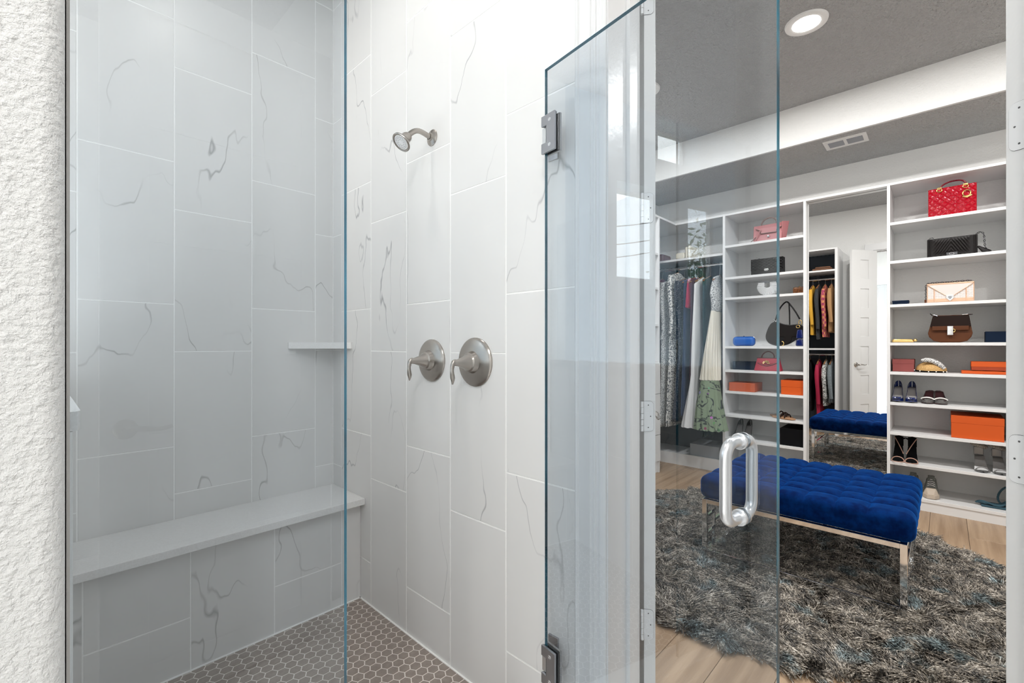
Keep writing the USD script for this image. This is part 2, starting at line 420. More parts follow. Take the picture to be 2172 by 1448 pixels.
def tile(a0, b0, a1, b1, plane, at, d=0.007, e=0.0012):
    """One wall tile with eased edges. plane 'x-': facing -x at x=at (a=y, b=z); 'y-': facing -y; 'x+'."""
    back = [(a0, b0), (a1, b0), (a1, b1), (a0, b1)]
    front = [(a0 + e, b0 + e), (a1 - e, b0 + e), (a1 - e, b1 - e), (a0 + e, b1 - e)]
    v = []
    for ring, off in ((back, d), (back, e), (front, 0.0)):
        for a, b in ring:
            v.append({"x-": (at + off, a, b), "y-": (a, at + off, b), "x+": (at - off, a, b)}[plane])
    f = [[8, 9, 10], [8, 10, 11], [0, 2, 1], [0, 3, 2]]
    for r in (0, 4):
        for k in range(4):
            p, q = r + k, r + (k + 1) % 4
            f += [[p, q, q + 4], [p, q + 4, p + 4]]
    f = np.array(f)
    if plane == "x-":
        f = f[:, ::-1]
    return tm(v, f)


# ------------------------------------------------------------------ the rooms
XB, YA, FZ = 1.119, 2.403, 0.03            # shower right wall, shower back wall, floor height
YG = 0.915                                  # line of the shower glass
XC0, XC1 = 1.30, 4.90                       # closet front and back walls
JL, JR = 0.690, -0.124                      # closet doorway jambs
DT = 2.52                                   # closet doorway head
SET_A = [0.611 + 0.613 * k for k in range(-1, 5)]
SET_B = [0.2023 + 0.613 * k for k in range(-1, 6)]
G2 = 0.0019


def tile_wall(parent, cols, plane, at, z0, z1):
    for a0, a1, zs in cols:
        lim = [z0] + [z for z in zs if z0 + 0.004 < z < z1 - 0.004] + [z1]
        for b0, b1 in zip(lim[:-1], lim[1:]):
            child(parent, "tile", tile(a0 + G2, b0 + (G2 if b0 > z0 else 0), a1 - G2, b1 - (G2 if b1 < z1 else 0), plane, at), "marble_tile")


back = structure("wall_back", bx(-0.09, YA + 0.0009, -0.02, XB + 0.2, YA + 0.20, CEIL), "wall_grout", "white marble-look tiled wall of the shower above the bench")
xs = [0.044, 0.1135, 0.4165, 0.7195, 1.0225, XB]
tile_wall(back, [(xs[i], xs[i + 1], SET_A if i % 2 == 0 else SET_B) for i in range(5)], "y-", YA, 0.0, CEIL)

right = structure("wall_right", [bx(XB + 0.0009, JL + 0.03, -0.02, XC0, YA + 0.0009, CEIL), bx(XB + 0.004, JR - 0.03, DT + 0.02, XC0, JL + 0.03, CEIL),
                                 bx(XB + 0.004, -1.75, -0.02, XC0, JR - 0.03, CEIL)], "wall_grout", "white marble-look tiled wall with the shower head and two valves")
ys = [YA, 2.305, 2.002, 1.699, 1.396, 1.093, 0.797]
tile_wall(right, [(ys[i + 1], ys[i], SET_A if i % 2 == 0 else SET_B) for i in range(6)], "x-", XB, 0.0, CEIL)

# low wall between shower and bath, quartz cap and glass on top
pony = structure("wall_left", bx(-0.075, 0.976, -0.02, 0.0411, YA, 1.119), "wall_grout", "low tiled wall at the left end of the shower bench")
tile_wall(pony, [(a, min(a + 0.303, YA), SET_B if k % 2 else SET_A) for k, a in enumerate(np.arange(0.98, 2.39, 0.303))], "x+", 0.042, 0.0, 1.119)
cap = [(-0.10, 0.978), (0.038, 0.978), (0.047, 0.982), (0.051, 0.992), (0.051, YA), (-0.10, YA)]
structure("trim_1", ext(Polygon(cap), 0.03, o=(0, 0, 1.12)), "quartz", "white quartz cap on the low wall at the left edge of the shower", "ledge", smooth=40)
t = Thing("glass_panel", "fixed clear glass panel standing on the low wall beside the bath", "glass panel", (-0.02, 1.7, 1.15), kind=None)
t.part("pane", bx(-0.005, -0.70, 0, 0.005, 0.70, 0.95), "clear_glass", False)

# textured end wall in the near left, rounded corner
ww = Polygon([(-0.85, 0.862)] + [(0.004 + 0.026 * math.sin(a), 0.888 - 0.026 * math.cos(a)) for a in np.linspace(0, PI / 2, 9)] + [(0.030, 0.974), (-0.85, 0.974)])
structure("wall_shower_front", ext(ww, CEIL - FZ, o=(0, 0, FZ)), "stucco_paint", "white textured plaster wall with a rounded corner at the left edge", smooth=40)

# shower floor: hexagon mosaic
sf = structure("floor_shower", bx(-0.09, 0.86, -0.06, XB + 0.05, YA, -0.0006), "floor_grout", "shower floor of taupe hexagon mosaic with pale grout", "floor")
HP = 0.0425
cells = []
for i in range(-2, 34):
    for j in range(-2, 32):
        cx, cy = XB - 0.018 - i * HP * 0.866, 2.104 - 0.012 - j * HP - (HP / 2 if i % 2 else 0)
        hexa = Polygon([(cx + (HP / 2 - 0.0019) / 0.866 * math.cos(a), cy + (HP / 2 - 0.0019) / 0.866 * math.sin(a)) for a in np.arange(6) * PI / 3])
        c = hexa.intersection(sbox(0.045, 0.975, XB - 0.006, 2.098))
        if c.is_empty or c.area < 2e-5:
            continue
        fw = cx * math.cos(YAW) + cy * math.sin(YAW); rt = cx * math.sin(YAW) - cy * math.cos(YAW)
        u, v = 1086 + F_PX * rt / fw, 730.8 + F_PX * CAM_H / fw
        cells.append((0 if (150 < u < 2172 and v < 1470) else 1, fw, c))
cells.sort(key=lambda c: c[:2])
stuffm = []
for k, (off, fw, c) in enumerate(cells):
    m = ext(c, 0.004, o=(0, 0, -0.004))
    if k < 300:
        child(sf, "hexagon_tile", m, "hex_tile")
    else:
        stuffm.append(m)
child(sf, "hexagon_mosaic", stuffm, "hex_tile", kind="stuff")
child(sf, "caulk", [bx(0.045, 2.096, -0.003, XB, 2.104, 0.003), bx(XB - 0.007, 0.975, -0.003, XB, 2.104, 0.003)], "wall_grout")
structure("shower_curb", rb(0.03, 0.862, 0.0, XB, 0.972, 0.085, 0.004), "quartz", "white quartz curb under the shower glass", "curb", smooth=30)

# shower bench
bench = Thing("shower_bench", "built-in shower bench with white quartz seat and tiled front", "bench", (0.58, 2.25, 0))
bench.part("body", bx(0.044, 2.1049, 0, XB - 0.001, YA - 0.002, 0.47), "wall_grout", False, world=True)
for i in range(5):
    zs = [0.0] + ([0.205] if i % 2 else []) + [0.47]
    for b0, b1 in zip(zs[:-1], zs[1:]):
        bench.part("tile", tile(xs[i] + G2, b0 + (G2 if b0 else 0), xs[i + 1] - G2, b1 - (G2 if b1 < 0.4 else 0), "y-", 2.104), "marble_tile", False, world=True)
bench.part("seat_slab", rb(0.043, 2.057, 0.471, XB - 0.0005, YA - 0.0005, 0.502, 0.0025), "quartz", 40, world=True)
cs = Thing("corner_shelf", "small white quartz corner shelf in the tiled shower corner", "shelf", (1.04, 2.33, 1.234))
cs.part("slab", ext(Polygon([(XB, YA), (XB, 2.189), (XB - 0.008, 2.187), (0.884, YA - 0.010), (0.884, YA)]), 0.032, o=(0, 0, 1.234)), "quartz", False, world=True)

# bath side: window wall, outer walls, floor, ceiling
WIN = [(-1.13, -0.57, 1.78, 2.52), (-1.85, -1.36, 1.78, 2.52), (-1.49, -1.005, 2.77, 3.10)]
YO = YA + 0.20
segs = [bx(-2.45, YA, -0.02, -0.09, YO, 1.78), bx(-2.45, YA, 1.78, -1.85, YO, 2.77), bx(-1.36, YA, 1.78, -1.13, YO, 2.52), bx(-0.57, YA, 1.78, -0.09, YO, 2.77),
        bx(-1.85, YA, 2.52, -0.57, YO, 2.77), bx(-2.45, YA, 2.77, -1.49, YO, CEIL), bx(-1.005, YA, 2.77, -0.09, YO, CEIL), bx(-1.49, YA, 3.10, -1.005, YO, CEIL)]
structure("wall_window", segs, "tub_blue_light_paint", "window wall above the bath with blue daylight in its colour, mirrored in the glass door")
for k, (x0, x1, z0, z1) in enumerate(WIN):
    w = Thing("window_%d" % (k + 1), ["tall window mirrored at the left of the glass door", "tall window with tree leaves outside, mirrored in the glass door", "small high window mirrored at the top of the glass door"][k], "window", ((x0 + x1) / 2, YA + 0.17, z0), kind="structure")
    fr = 0.022
    w.part("window_frame", [bx(x0, YA + 0.15, z0, x0 + fr, YA + 0.19, z1), bx(x1 - fr, YA + 0.15, z0, x1, YA + 0.19, z1), bx(x0 + fr, YA + 0.15, z0, x1 - fr, YA + 0.19, z0 + fr), bx(x0 + fr, YA + 0.15, z1 - fr, x1 - fr, YA + 0.19, z1)], "trim_paint", False, world=True)
    w.part("pane", bx(x0 + fr, YA + 0.167, z0 + fr, x1 - fr, YA + 0.173, z1 - fr), "clear_glass", False, world=True)
structure("wall_bath_left", bx(-2.55, -1.85, -0.02, -2.45, YO, CEIL), "bath_paint", "plain bathroom wall far left of the camera")
structure("wall_front", bx(-2.55, -1.85, -0.02, 1.30, -1.75, CEIL), "bath_paint", "plain bathroom wall behind the camera")
structure("wall_entry", bx(0.98, -1.75, -0.02, XB + 0.004, -0.30, CEIL), "bath_paint", "short wall return behind the camera")
structure("bathroom_floor", bx(-2.5, -1.8, -0.05, XB + 0.06, 0.862, FZ), "gray_plank", "grey wood-look bathroom floor", "floor")
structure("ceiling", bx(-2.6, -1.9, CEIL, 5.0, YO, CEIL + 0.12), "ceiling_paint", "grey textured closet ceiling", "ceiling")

# closet shell
structure("wall_closet_back", bx(XC1, -1.75, -0.02, XC1 + 0.1, YO, CEIL), "closet_paint", "grey closet wall behind the shelves")
structure("wall_closet_left", bx(XC0, 2.36, -0.02, XC1, YO, CEIL), "closet_paint", "grey closet wall behind the hanging gowns")
structure("wall_closet_right", bx(XC0, -1.85, -0.02, XC1 + 0.1, -1.75, CEIL), "closet_paint", "grey closet wall far right")
cf = structure("wall_closet_front", [bx(XC0 - 0.004, JL + 0.03, 0, XC0 + 0.002, 2.36, CEIL), bx(XC0 - 0.004, -1.75, 0, XC0 + 0.002, JR - 0.03, CEIL), bx(XC0 - 0.004, JR - 0.03, DT + 0.02, XC0 + 0.002, JL + 0.03, CEIL)],
               "closet_paint", "grey closet wall around the double doors")
SX, SZ = 4.144, 2.83
structure("soffit", [bx(SX, -1.75, SZ, XC1, 2.36, SZ + 0.02)], "soffit_shade_paint", "underside of the dropped soffit above the shelves with shade in its grey", "soffit")
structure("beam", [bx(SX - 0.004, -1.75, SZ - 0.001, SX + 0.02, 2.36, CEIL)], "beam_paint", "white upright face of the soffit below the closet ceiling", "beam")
fl = structure("floor", bx(XB + 0.06, -1.8, -0.05, XC1, 2.4, FZ - 0.006), "plank_seam_base", "light oak plank closet floor", "floor")
lines = [-0.112 + 0.1862 * k for k in range(-9, 15)]
rj = np.random.default_rng(3)
for k in range(len(lines) - 1):
    y0, y1 = max(lines[k], -1.75), min(lines[k + 1], 2.36)
    ends = [XB + 0.06] + sorted(e for e in ([4.10] if -0.30 < y0 < -0.20 else [1.9 + rj.uniform(0, 2.4)])) + [XC1]
    for x0, x1 in zip(ends[:-1], ends[1:]):
        child(fl, "plank", mani(m3.Manifold.batch_hull([m3.Manifold.cube((x1 - x0 - 0.0016, y1 - y0 - 0.0016, 0.008)).translate((x0 + 0.0008, y0 + 0.0008, FZ - 0.0095)), m3.Manifold.cube((x1 - x0 - 0.004, y1 - y0 - 0.004, 0.0095)).translate((x0 + 0.002, y0 + 0.002, FZ - 0.0095))])), "oak_plank")

# ------------------------------------------------------------------ closet doorway: casing, jamb, hinged leaves
prof = [(0, 0), (0, -0.017), (0.004, -0.0195), (0.010, -0.0175), (0.0125, -0.014), (0.017, -0.013), (0.036, -0.0145), (0.052, -0.0165), (0.055, -0.013), (0.060, -0.0125), (0.064, -0.0155), (0.069, -0.0145), (0.072, -0.011), (0.079, -0.0105), (0.082, -0.0135), (0.094, -0.012), (0.1005, -0.009), (0.1005, 0)]


def casing(side, y_in, x_face, sgn, z1, name, label):
    """Upright moulding; profile from its outer edge; sgn=-1 on the bath face, +1 on the closet face."""
    w = 0.1005
    pts = [(x_face - d * (-1 if sgn < 0 else 1) * (-1 if sgn < 0 else 1) if False else x_face + sgn * (-d), y_in + side * (w - a)) for a, d in prof]
    po = Polygon(pts)
    return structure(name, ext(po if po.is_valid else po.buffer(0), z1 - FZ, o=(0, 0, FZ)), "trim_paint", label, "casing", smooth=25)


casing(1, JL + 0.004, XB + 0.004, -1, DT + 0.1, "trim_2", "white moulded door casing between the tiles and the closet doorway")
casing(-1, JR - 0.004, XB + 0.004, -1, DT + 0.1, "trim_3", "white moulded door casing right of the closet doorway")
structure("trim_4", bx(XB - 0.012, JR - 0.004, DT + 0.004, XB + 0.004, JL + 0.004, DT + 0.1), "trim_paint", "white door casing over the closet doorway", "casing")
structure("trim_5", [bx(XC0 + 0.002, JL + 0.012, FZ, XC0 + 0.016, JL + 0.10, DT + 0.1), bx(XC0 + 0.002, JR - 0.10, FZ, XC0 + 0.016, JR - 0.012, DT + 0.1), bx(XC0 + 0.002, JR - 0.012, DT + 0.012, XC0 + 0.018, JL + 0.012, DT + 0.1)], "trim_paint", "white casing around the doorway inside the closet", "casing")
jm = [bx(XB + 0.002, JL, FZ, XC0 + 0.004, JL + 0.03, DT), bx(XB + 0.002, JR - 0.03, FZ, XC0 + 0.004, JR, DT), bx(XB + 0.002, JR - 0.03, DT, XC0 + 0.004, JL + 0.03, DT + 0.025)]
jm += [bx(1.222, JL - 0.012, FZ, 1.266, JL, DT), bx(1.222, JR, FZ, 1.266, JR + 0.012, DT), bx(1.222, JR, DT - 0.012, 1.266, JL, DT)]
structure("door_frame", jm, "trim_paint", "white jamb and stop of the closet doorway", "door frame")
HZ = [0.378, 1.03, 1.682, 2.335]
PW, PT, PH = 0.404, 0.035, DT - FZ - 0.012


def panel_leaf(t, w, thick, h, npan, gap_side, rail, mat, face=(1, -1)):
    """A panelled door leaf in local x (0..w), y (0..thick), z: stiles, rails and raised panels."""
    t.part("stile", rb(0, 0, 0, gap_side, thick, h, 0.0015, 6), mat, 30)
    t.part("stile", rb(w - gap_side, 0, 0, w, thick, h, 0.0015, 6), mat, 30)
    pitch = (h - rail * 1.3) / npan
    for k in range(npan + 1):
        z0, z1 = (0, rail * 1.3) if k == 0 else (rail * 1.3 + k * pitch - rail, rail * 1.3 + k * pitch)
        t.part("rail", bx(gap_side - 0.0005, 0.0003, z0, w - gap_side + 0.0005, thick - 0.0003, min(z1, h)), mat, False)
        if k < npan:
            a, b = (z1, rail * 1.3 + (k + 1) * pitch - rail)
            c, d = gap_side, w - gap_side
            i = 0.022
            v = []
            for (s, off) in ((0, 0.010), (i, 0.003)):
                v.append([(c + s, off, a + s), (d - s, off, a + s), (d - s, off, b - s), (c + s, off, b - s)])
            pm = [hull([(*p, 0.0008) for p in v[0]] + [(*p, 0.0008) for p in v[1]] + [(p[0], thick - p[1], p[2], 0.0008) for q in v for p in q], 0.0008, 4)]
            t.part("panel", pm, mat, 25)


def lever(t, x, z, y, sgn, direction):
    o = (x, y, z)
    p = t.part("handle", cat(lathe([(0, 0.012), (0.012, 0.012), (0.026, 0.009), (0.032, 0.004), (0.0325, 0.0)], 24, o, (0, sgn, 0)), tube([(x, y, z), (x, y + sgn * 0.045, z)], 0.010, 12)), "brushed_nickel", 40, label="nickel lever handle")
    pts = spline([(x, y + sgn * 0.045, z), (x + direction * 0.03, y + sgn * 0.052, z + 0.004), (x + direction * 0.08, y + sgn * 0.05, z - 0.002), (x + direction * 0.115, y + sgn * 0.048, z + 0.004)], 14)
    t.part("lever", tube(pts, np.linspace(0.010, 0.006, 14), 10), "brushed_nickel", 50, parent=p)


def closet_leaf(n, side, label):
    """side=+1: left leaf, hinged at the left jamb; -1: right leaf."""
    deg = 125
    piv = np.array([1.313, 0.686 if side > 0 else JR + 0.004])
    a = math.radians(deg) * side
    d = np.array([math.sin(a) * side * side if False else math.sin(math.radians(deg)), -side * math.cos(math.radians(deg))])   # away from the hinge
    nx = np.array([-d[1], d[0]]) * side * -1                         # towards the room face of the leaf
    # corner of the hinge edge nearest the pivot
    c, s = math.cos(a), math.sin(a)
    rel = np.array([-0.006, -0.004 * side]); rot = np.array([c * rel[0] - s * rel[1], s * rel[0] + c * rel[1]])
    far = np.array([-0.041, -0.004 * side]); rotf = np.array([c * far[0] - s * far[1], s * far[0] + c * far[1]])
    org, thick_dir = piv + rot, (rotf - rot) / np.linalg.norm(rotf - rot)
    rz = math.degrees(math.atan2(d[1], d[0]))
    base = org if side > 0 else piv + rotf
    if side > 0:
        base = piv + rotf                       # local +y must run to the left of d
    else:
        base = piv + rot
    left = np.array([-d[1], d[0]])
    base = min((piv + rot, piv + rotf), key=lambda p: p @ left)
    t = Thing("door_%d" % n, label, "door", (base[0], base[1], FZ + 0.008), rz, kind="structure")
    panel_leaf(t, PW, PT, PH, 6, 0.135, 0.13, "door_paint")
    yside = 0 if (base == piv + rotf).all() else PT
    lever(t, PW - 0.06, 0.95, PT, 1, -1)
    lever(t, PW - 0.06, 0.95, 0, -1, -1)
    # mortised leaf plates on the hinge edge, knuckles at the pivot
    li = np.array([[math.cos(math.radians(rz)), math.sin(math.radians(rz))], [-math.sin(math.radians(rz)), math.cos(math.radians(rz))]])
    pl = li @ (piv - base)
    near = 0.0 if abs(pl[1]) < PT / 2 else PT
    for z in HZ:
        zz = z - FZ - 0.008
        y0, y1 = (near, near + (0.029 if near == 0 else -0.029))
        ya, yb = min(y0, y1), max(y0, y1)
        rr = 0.012
        if near == 0:
            poly = Polygon([(ya, -0.047), (yb - rr, -0.047)] + [(yb - rr + rr * math.sin(q), -0.047 + rr - rr * math.cos(q)) for q in np.linspace(0, PI / 2, 6)] + [(yb - rr + rr * math.cos(q), 0.047 - rr + rr * math.sin(q)) for q in np.linspace(0, PI / 2, 6)] + [(ya, 0.047)])
        else:
            poly = Polygon([(yb, -0.047), (ya + rr, -0.047)] + [(ya + rr - rr * math.sin(q), -0.047 + rr - rr * math.cos(q)) for q in np.linspace(0, PI / 2, 6)] + [(ya + rr - rr * math.cos(q), 0.047 - rr + rr * math.sin(q)) for q in np.linspace(0, PI / 2, 6)] + [(yb, 0.047)])
        t.part("hinge_rim", ext(poly.buffer(0.0006), 0.0012, "yz", (-0.0010, 0, zz)), "screw_dark", False)
        h = t.part("hinge", ext(poly, 0.0022, "yz", (-0.0018, 0, zz)), "trim_paint", False)
        sd = 1 if near == 0 else -1
        for yy, dz in ((near + sd * 0.013, 0.035), (near + sd * 0.020, 0.0), (near + sd * 0.013, -0.035)):
            t.part("screw", lathe([(0, 0.0006), (0.0016, 0.0006), (0.0020, 0.0)], 10, (-0.0018, yy, zz + dz), (-1, 0, 0)), "screw_dark", False, parent=h)
        for q in range(5):
            t.part("knuckle", lathe([(0, 0), (0.0048, 0.0003), (0.0048, 0.0177), (0, 0.018)], 14, (pl[0], pl[1], zz - 0.047 + q * 0.0188)), "trim_paint", 30, parent=h)
    return t


closet_leaf(1, 1, "white hinge-edge of the left closet door, opened back into the closet")
closet_leaf(2, -1, "white hinge-edge of the right closet door at the right edge of the photo")
# leaf behind the camera, seen as a reflection in the fixed glass
t = Thing("door_3", "white panelled door with a lever, mirrored in the fixed shower glass", "door", (0.14, -0.118, FZ + 0.008), 0, kind="structure")
panel_leaf(t, 0.735, 0.036, 2.44, 6, 0.122, 0.12, "door_paint")
lever(t, 0.062, 0.945, 0.036, 1, 1)

# ------------------------------------------------------------------ shower glass
HX, HY = 1.07, 0.8746
ANG = math.radians(261.06)
g = Thing("shower_screen", "fixed clear glass shower panel left of the opening", "glass panel", (0.245, YG, 0.086))
g.part("pane", bx(0.034, YG - 0.005, 0.086, 0.4524, YG + 0.005, 2.085), "clear_glass", False, world=True)
g.part("edge", bx(0.4524, YG - 0.005, 0.086, 0.453, YG + 0.005, 2.085), "glass_edge", False, label="polished dark edge of the glass", world=True)
ch = [bx(0.0302, YG - 0.0095, 0.086, 0.0318, YG + 0.0095, 2.085), bx(0.0302, YG - 0.0095, 0.086, 0.0355, YG - 0.0060, 2.085), bx(0.0302, YG + 0.0060, 0.086, 0.0355, YG + 0.0095, 2.085)]
g.part("wall_channel", ch, "channel_metal", False, world=True)
W = 0.6555
gd = Thing("shower_door", "hinged clear glass shower door standing open in front of the closet", "shower door", (HX, HY, 0.10), math.degrees(ANG))
TOPZ = 2.0855 - 0.10
gd.part("pane", bx(0.0006, -0.005, 0.0, W - 0.0008, 0.005, TOPZ - 0.0006), "clear_glass", False)
gd.part("edge", bx(W - 0.0008, -0.005, 0, W, 0.005, TOPZ), "glass_edge", False, label="polished teal edge of the glass")
gd.part("edge", bx(0.0, -0.005, 0, 0.0006, 0.005, TOPZ), "glass_edge", False)
gd.part("edge", bx(0.0006, -0.005, TOPZ - 0.0006, W - 0.0008, 0.005, TOPZ), "glass_edge", False)
# local -y is the camera's side (direction -x in the world)
hs = 0.056
for zc in (1.884, 0.292):
    z = zc - 0.10
    outline = Polygon([(-0.006, -hs), (0.052, -hs), (0.052, hs), (-0.006, hs), (-0.006, 0.026), (0.016, 0.026), (0.016, -0.026), (-0.006, -0.026)])
    fm = ext(outline, 0.0065, "xz", (0, -0.0145, z))
    h = gd.part("hinge_plate", fm, "pewter", False, label="pewter hinge plate on the glass")
    for dz in (0.037, -0.037):
        gd.part("screw", lathe([(0, 0.0004), (0.0022, 0.0004), (0.0024, 0.0012), (0.0052, 0.0012), (0.0056, 0)], 16, (0.030, -0.0145, z + dz), (0, -1, 0)), "satin_steel", 30, parent=h)
    gd.part("gasket", ext(outline.buffer(-0.001), 0.003, "xz", (0, -0.008, z)), "dark_gasket", False)
    gd.part("hinge_plate", ext(outline, 0.0065, "xz", (0, 0.008, z)), "pewter", False)
    gd.part("gasket", ext(outline.buffer(-0.001), 0.003, "xz", (0, 0.005, z)), "dark_gasket", False)
    gd.part("pivot_block", cat(bx(-0.010, -0.007, z - 0.024, 0.006, 0.007, z + 0.024), tube([(-0.002, 0, z - 0.05), (-0.002, 0, z + 0.05)], 0.006, 12)), "satin_steel", 30)
    gd.part("wall_plate", mv(rb(-0.007, -0.019, -hs, 0, 0.019, hs, 0.001, 6), *(np.array([[math.cos(-ANG), -math.sin(-ANG)], [math.sin(-ANG), math.cos(-ANG)]]) @ (np.array([XB - 0.0005, YG - 0.033]) - np.array([HX, HY]))), z, rz=-ANG), "pewter", 30)
    wl = np.array([[math.cos(-ANG), -math.sin(-ANG)], [math.sin(-ANG), math.cos(-ANG)]]) @ (np.array([XB - 0.006, YG - 0.033]) - np.array([HX, HY]))
    gd.part("hinge_arm", hull([(-0.002, 0, z - 0.02, 0.004), (-0.002, 0, z + 0.02, 0.004), (wl[0], wl[1], z - 0.02, 0.004), (wl[0], wl[1], z + 0.02, 0.004)]), "pewter", 30)
# back-to-back pull handle
hx, z0, z1, rr = 0.586, 0.909 - 0.10, 1.061 - 0.10, 0.0112
for sgn, off in ((-1, 0.062), (1, 0.045)):
    R = 0.026
    pts = [(hx, sgn * 0.006, z1)]
    pts += [(hx, sgn * (off - R + R * math.sin(q)), z1 - R + R * math.cos(q)) for q in np.linspace(0, PI / 2, 9)]
    pts += [(hx, sgn * off, zz) for zz in np.linspace(z1 - R, z0 + R, 6)[1:-1]]
    pts += [(hx, sgn * (off - R + R * math.cos(q)), z0 + R - R * math.sin(q)) for q in np.linspace(0, PI / 2, 9)]
    pts += [(hx, sgn * 0.006, z0)]
    hp = gd.part("handle", tube(pts, rr, 18), "satin_steel", 60, label="satin steel pull handle")
    for zz in (z0, z1):
        gd.part("washer", lathe([(0, 0.006), (0.0150, 0.006), (0.0165, 0.0048), (0.0165, 0.0)], 24, (hx, sgn * 0.0052, zz), (0, sgn, 0)), "satin_steel", 30, parent=hp)

# ------------------------------------------------------------------ shower fittings on the right wall
s = Thing("overhead_shower", "brushed nickel shower head on a bent arm above the valves", "shower head", (XB, 1.512, 2.096))
s.part("flange", lathe([(0.0115, 0.016), (0.015, 0.0155), (0.017, 0.010), (0.028, 0.006), (0.0325, 0.003), (0.033, 0)], 32, (0, 0, 0), (-1, 0, 0)), "brushed_nickel", 40)
arm = spline([(0.0, 0, 0), (-0.035, 0, 0.004), (-0.066, 0, 0.006), (-0.092, 0, -0.006), (-0.112, 0, -0.025), (-0.118, 0, -0.031)], 26)
s.part("arm", tube(arm, 0.0102, 16), "brushed_nickel", 60)
ax = np.array([-0.66, 0.0, -0.75]); ax /= np.linalg.norm(ax)
o = np.array([-0.113, 0, -0.027])
hd = s.part("head", lathe([(0.0108, 0.0), (0.0165, 0.004), (0.0195, 0.012), (0.0215, 0.028), (0.026, 0.036), (0.034, 0.045), (0.0385, 0.049), (0.0385, 0.052), (0.0355, 0.0535), (0.030, 0.0520), (0.0295, 0.0510)], 40, o, ax), "brushed_nickel", 35)
s.part("spray_face", lathe([(0, 0.0520), (0.0285, 0.0520), (0.0300, 0.0505)], 40, o, ax), "acrylic_white", 30, label="pale spray face with dark nozzles", parent=hd)
e1 = np.cross(ax, [0, 1.0, 0]); e1 /= np.linalg.norm(e1); e2 = np.cross(ax, e1)
nz = []
for R, n in ((0.0235, 22), (0.0185, 16), (0.0120, 10)):
    for k in range(n):
        a = k / n * 2 * PI
        nz.append(lathe([(0, 0.0012), (0.0011, 0.0010), (0.0013, 0)], 6, o + ax * 0.0519 + R * (math.cos(a) * e1 + math.sin(a) * e2), ax))
s.part("nozzle", nz, "screw_dark", False, kind="stuff", parent=hd)
for (y, z, R), lab in (((1.514, 1.190, 0.086), "brushed nickel shower valve with a lever, left of the two"), ((1.249, 1.190, 0.090), "brushed nickel shower valve with a lever, right of the two")):
    v = Thing("shower_valve", lab, "shower valve", (XB, y, z))
    v.part("escutcheon", lathe([(0.0, 0.020), (0.030, 0.020), (0.040, 0.0185), (0.062, 0.0165), (R - 0.009, 0.012), (R - 0.003, 0.0085), (R, 0.005), (R, 0.0)], 56, (0, 0, 0), (-1, 0, 0)), "brushed_nickel", 30)
    v.part("collar", lathe([(0, 0.040), (0.030, 0.040), (0.035, 0.036), (0.037, 0.028), (0.041, 0.0185)], 40, (0, 0, 0), (-1, 0, 0)), "brushed_nickel", 30)
    v.part("handle_cone", lathe([(0.0, 0.104), (0.009, 0.104), (0.0105, 0.100), (0.0125, 0.085), (0.0195, 0.062), (0.0285, 0.044), (0.0295, 0.040), (0.0, 0.040)], 36, (0, 0, 0), (-1, 0, 0)), "brushed_nickel", 30)
    lp = spline([(-0.094, 0, 0.004), (-0.103, 0, 0.001), (-0.109, 0, -0.014), (-0.110, 0, -0.038), (-0.107, 0, -0.060), (-0.109, 0, -0.076)], 20)
    v.part("lever", tube(lp, np.interp(np.linspace(0, 1, 20), [0, 0.15, 0.4, 0.75, 1], [0.009, 0.0085, 0.0065, 0.0085, 0.0025]), 12), "brushed_nickel", 60)

# ------------------------------------------------------------------ ceiling fittings
for i, (x, y) in enumerate(CLOSET_CANS + ADDED_BATH_CANS + [SHOWER_CAN]):  # bath cans and the fourth closet can are added light sources
    lab = ["glowing round recessed ceiling light in the closet, in view through the doorway", "recessed ceiling light further right in the closet", "recessed ceiling light above the hanging gowns", "added unseen ceiling light in the closet corner",
           "added unseen bathroom ceiling light in front of the shower", "added unseen bathroom ceiling light behind the camera", "added unseen bathroom ceiling light by the far wall", "recessed ceiling light inside the shower"][i]
    c = Thing("ceiling_light", lab, "ceiling light", (x, y, CEIL - 0.014))
    c.part("trim_ring", lathe([(0.071, 0.006), (0.078, 0.003), (0.094, 0.0), (0.106, 0.004), (0.109, 0.014), (0.071, 0.014)], 40), "smooth_paint", 30)
    c.part("lens", lathe([(0, 0.0052), (0.0712, 0.0052), (0.0712, 0.012), (0, 0.012)], 40), "lamp_lens", 30)
v = Thing("air_vent", "white ceiling register with two slotted openings under the soffit", "air vent", (4.335, 0.555, SZ - 0.006))
v.part("frame", ext(sbox(-0.095, -0.135, 0.095, 0.135).difference(sbox(-0.055, -0.108, 0.055, -0.010)).difference(sbox(-0.055, 0.010, 0.055, 0.108)), 0.006), "smooth_paint", False)
v.part("duct", [bx(-0.055, -0.108, 0.0045, 0.055, -0.010, 0.0058), bx(-0.055, 0.010, 0.0045, 0.055, 0.108, 0.0058)], "dark_gasket", False)  # near-black sheets put in for the shade inside the vent openings
for q in (-0.059, 0.059):
    for k in range(6):
        v.part("slat", mv(bx(-0.0065, -0.048, -0.0008, 0.0065, 0.048, 0.0008), -0.045 + k * 0.018, q, 0.0, ry=0.25), "pewter", False)

# ------------------------------------------------------------------ shelving
XS = 4.512
SH_R = [2.187, 1.893, 1.561, 1.270, 1.048, 0.816, 0.590, 0.364, 0.118]
SH_L = [2.190, 1.890, 1.698, 1.240, 1.017, 0.818, 0.597, 0.372, 0.118]
TOP = 2.490


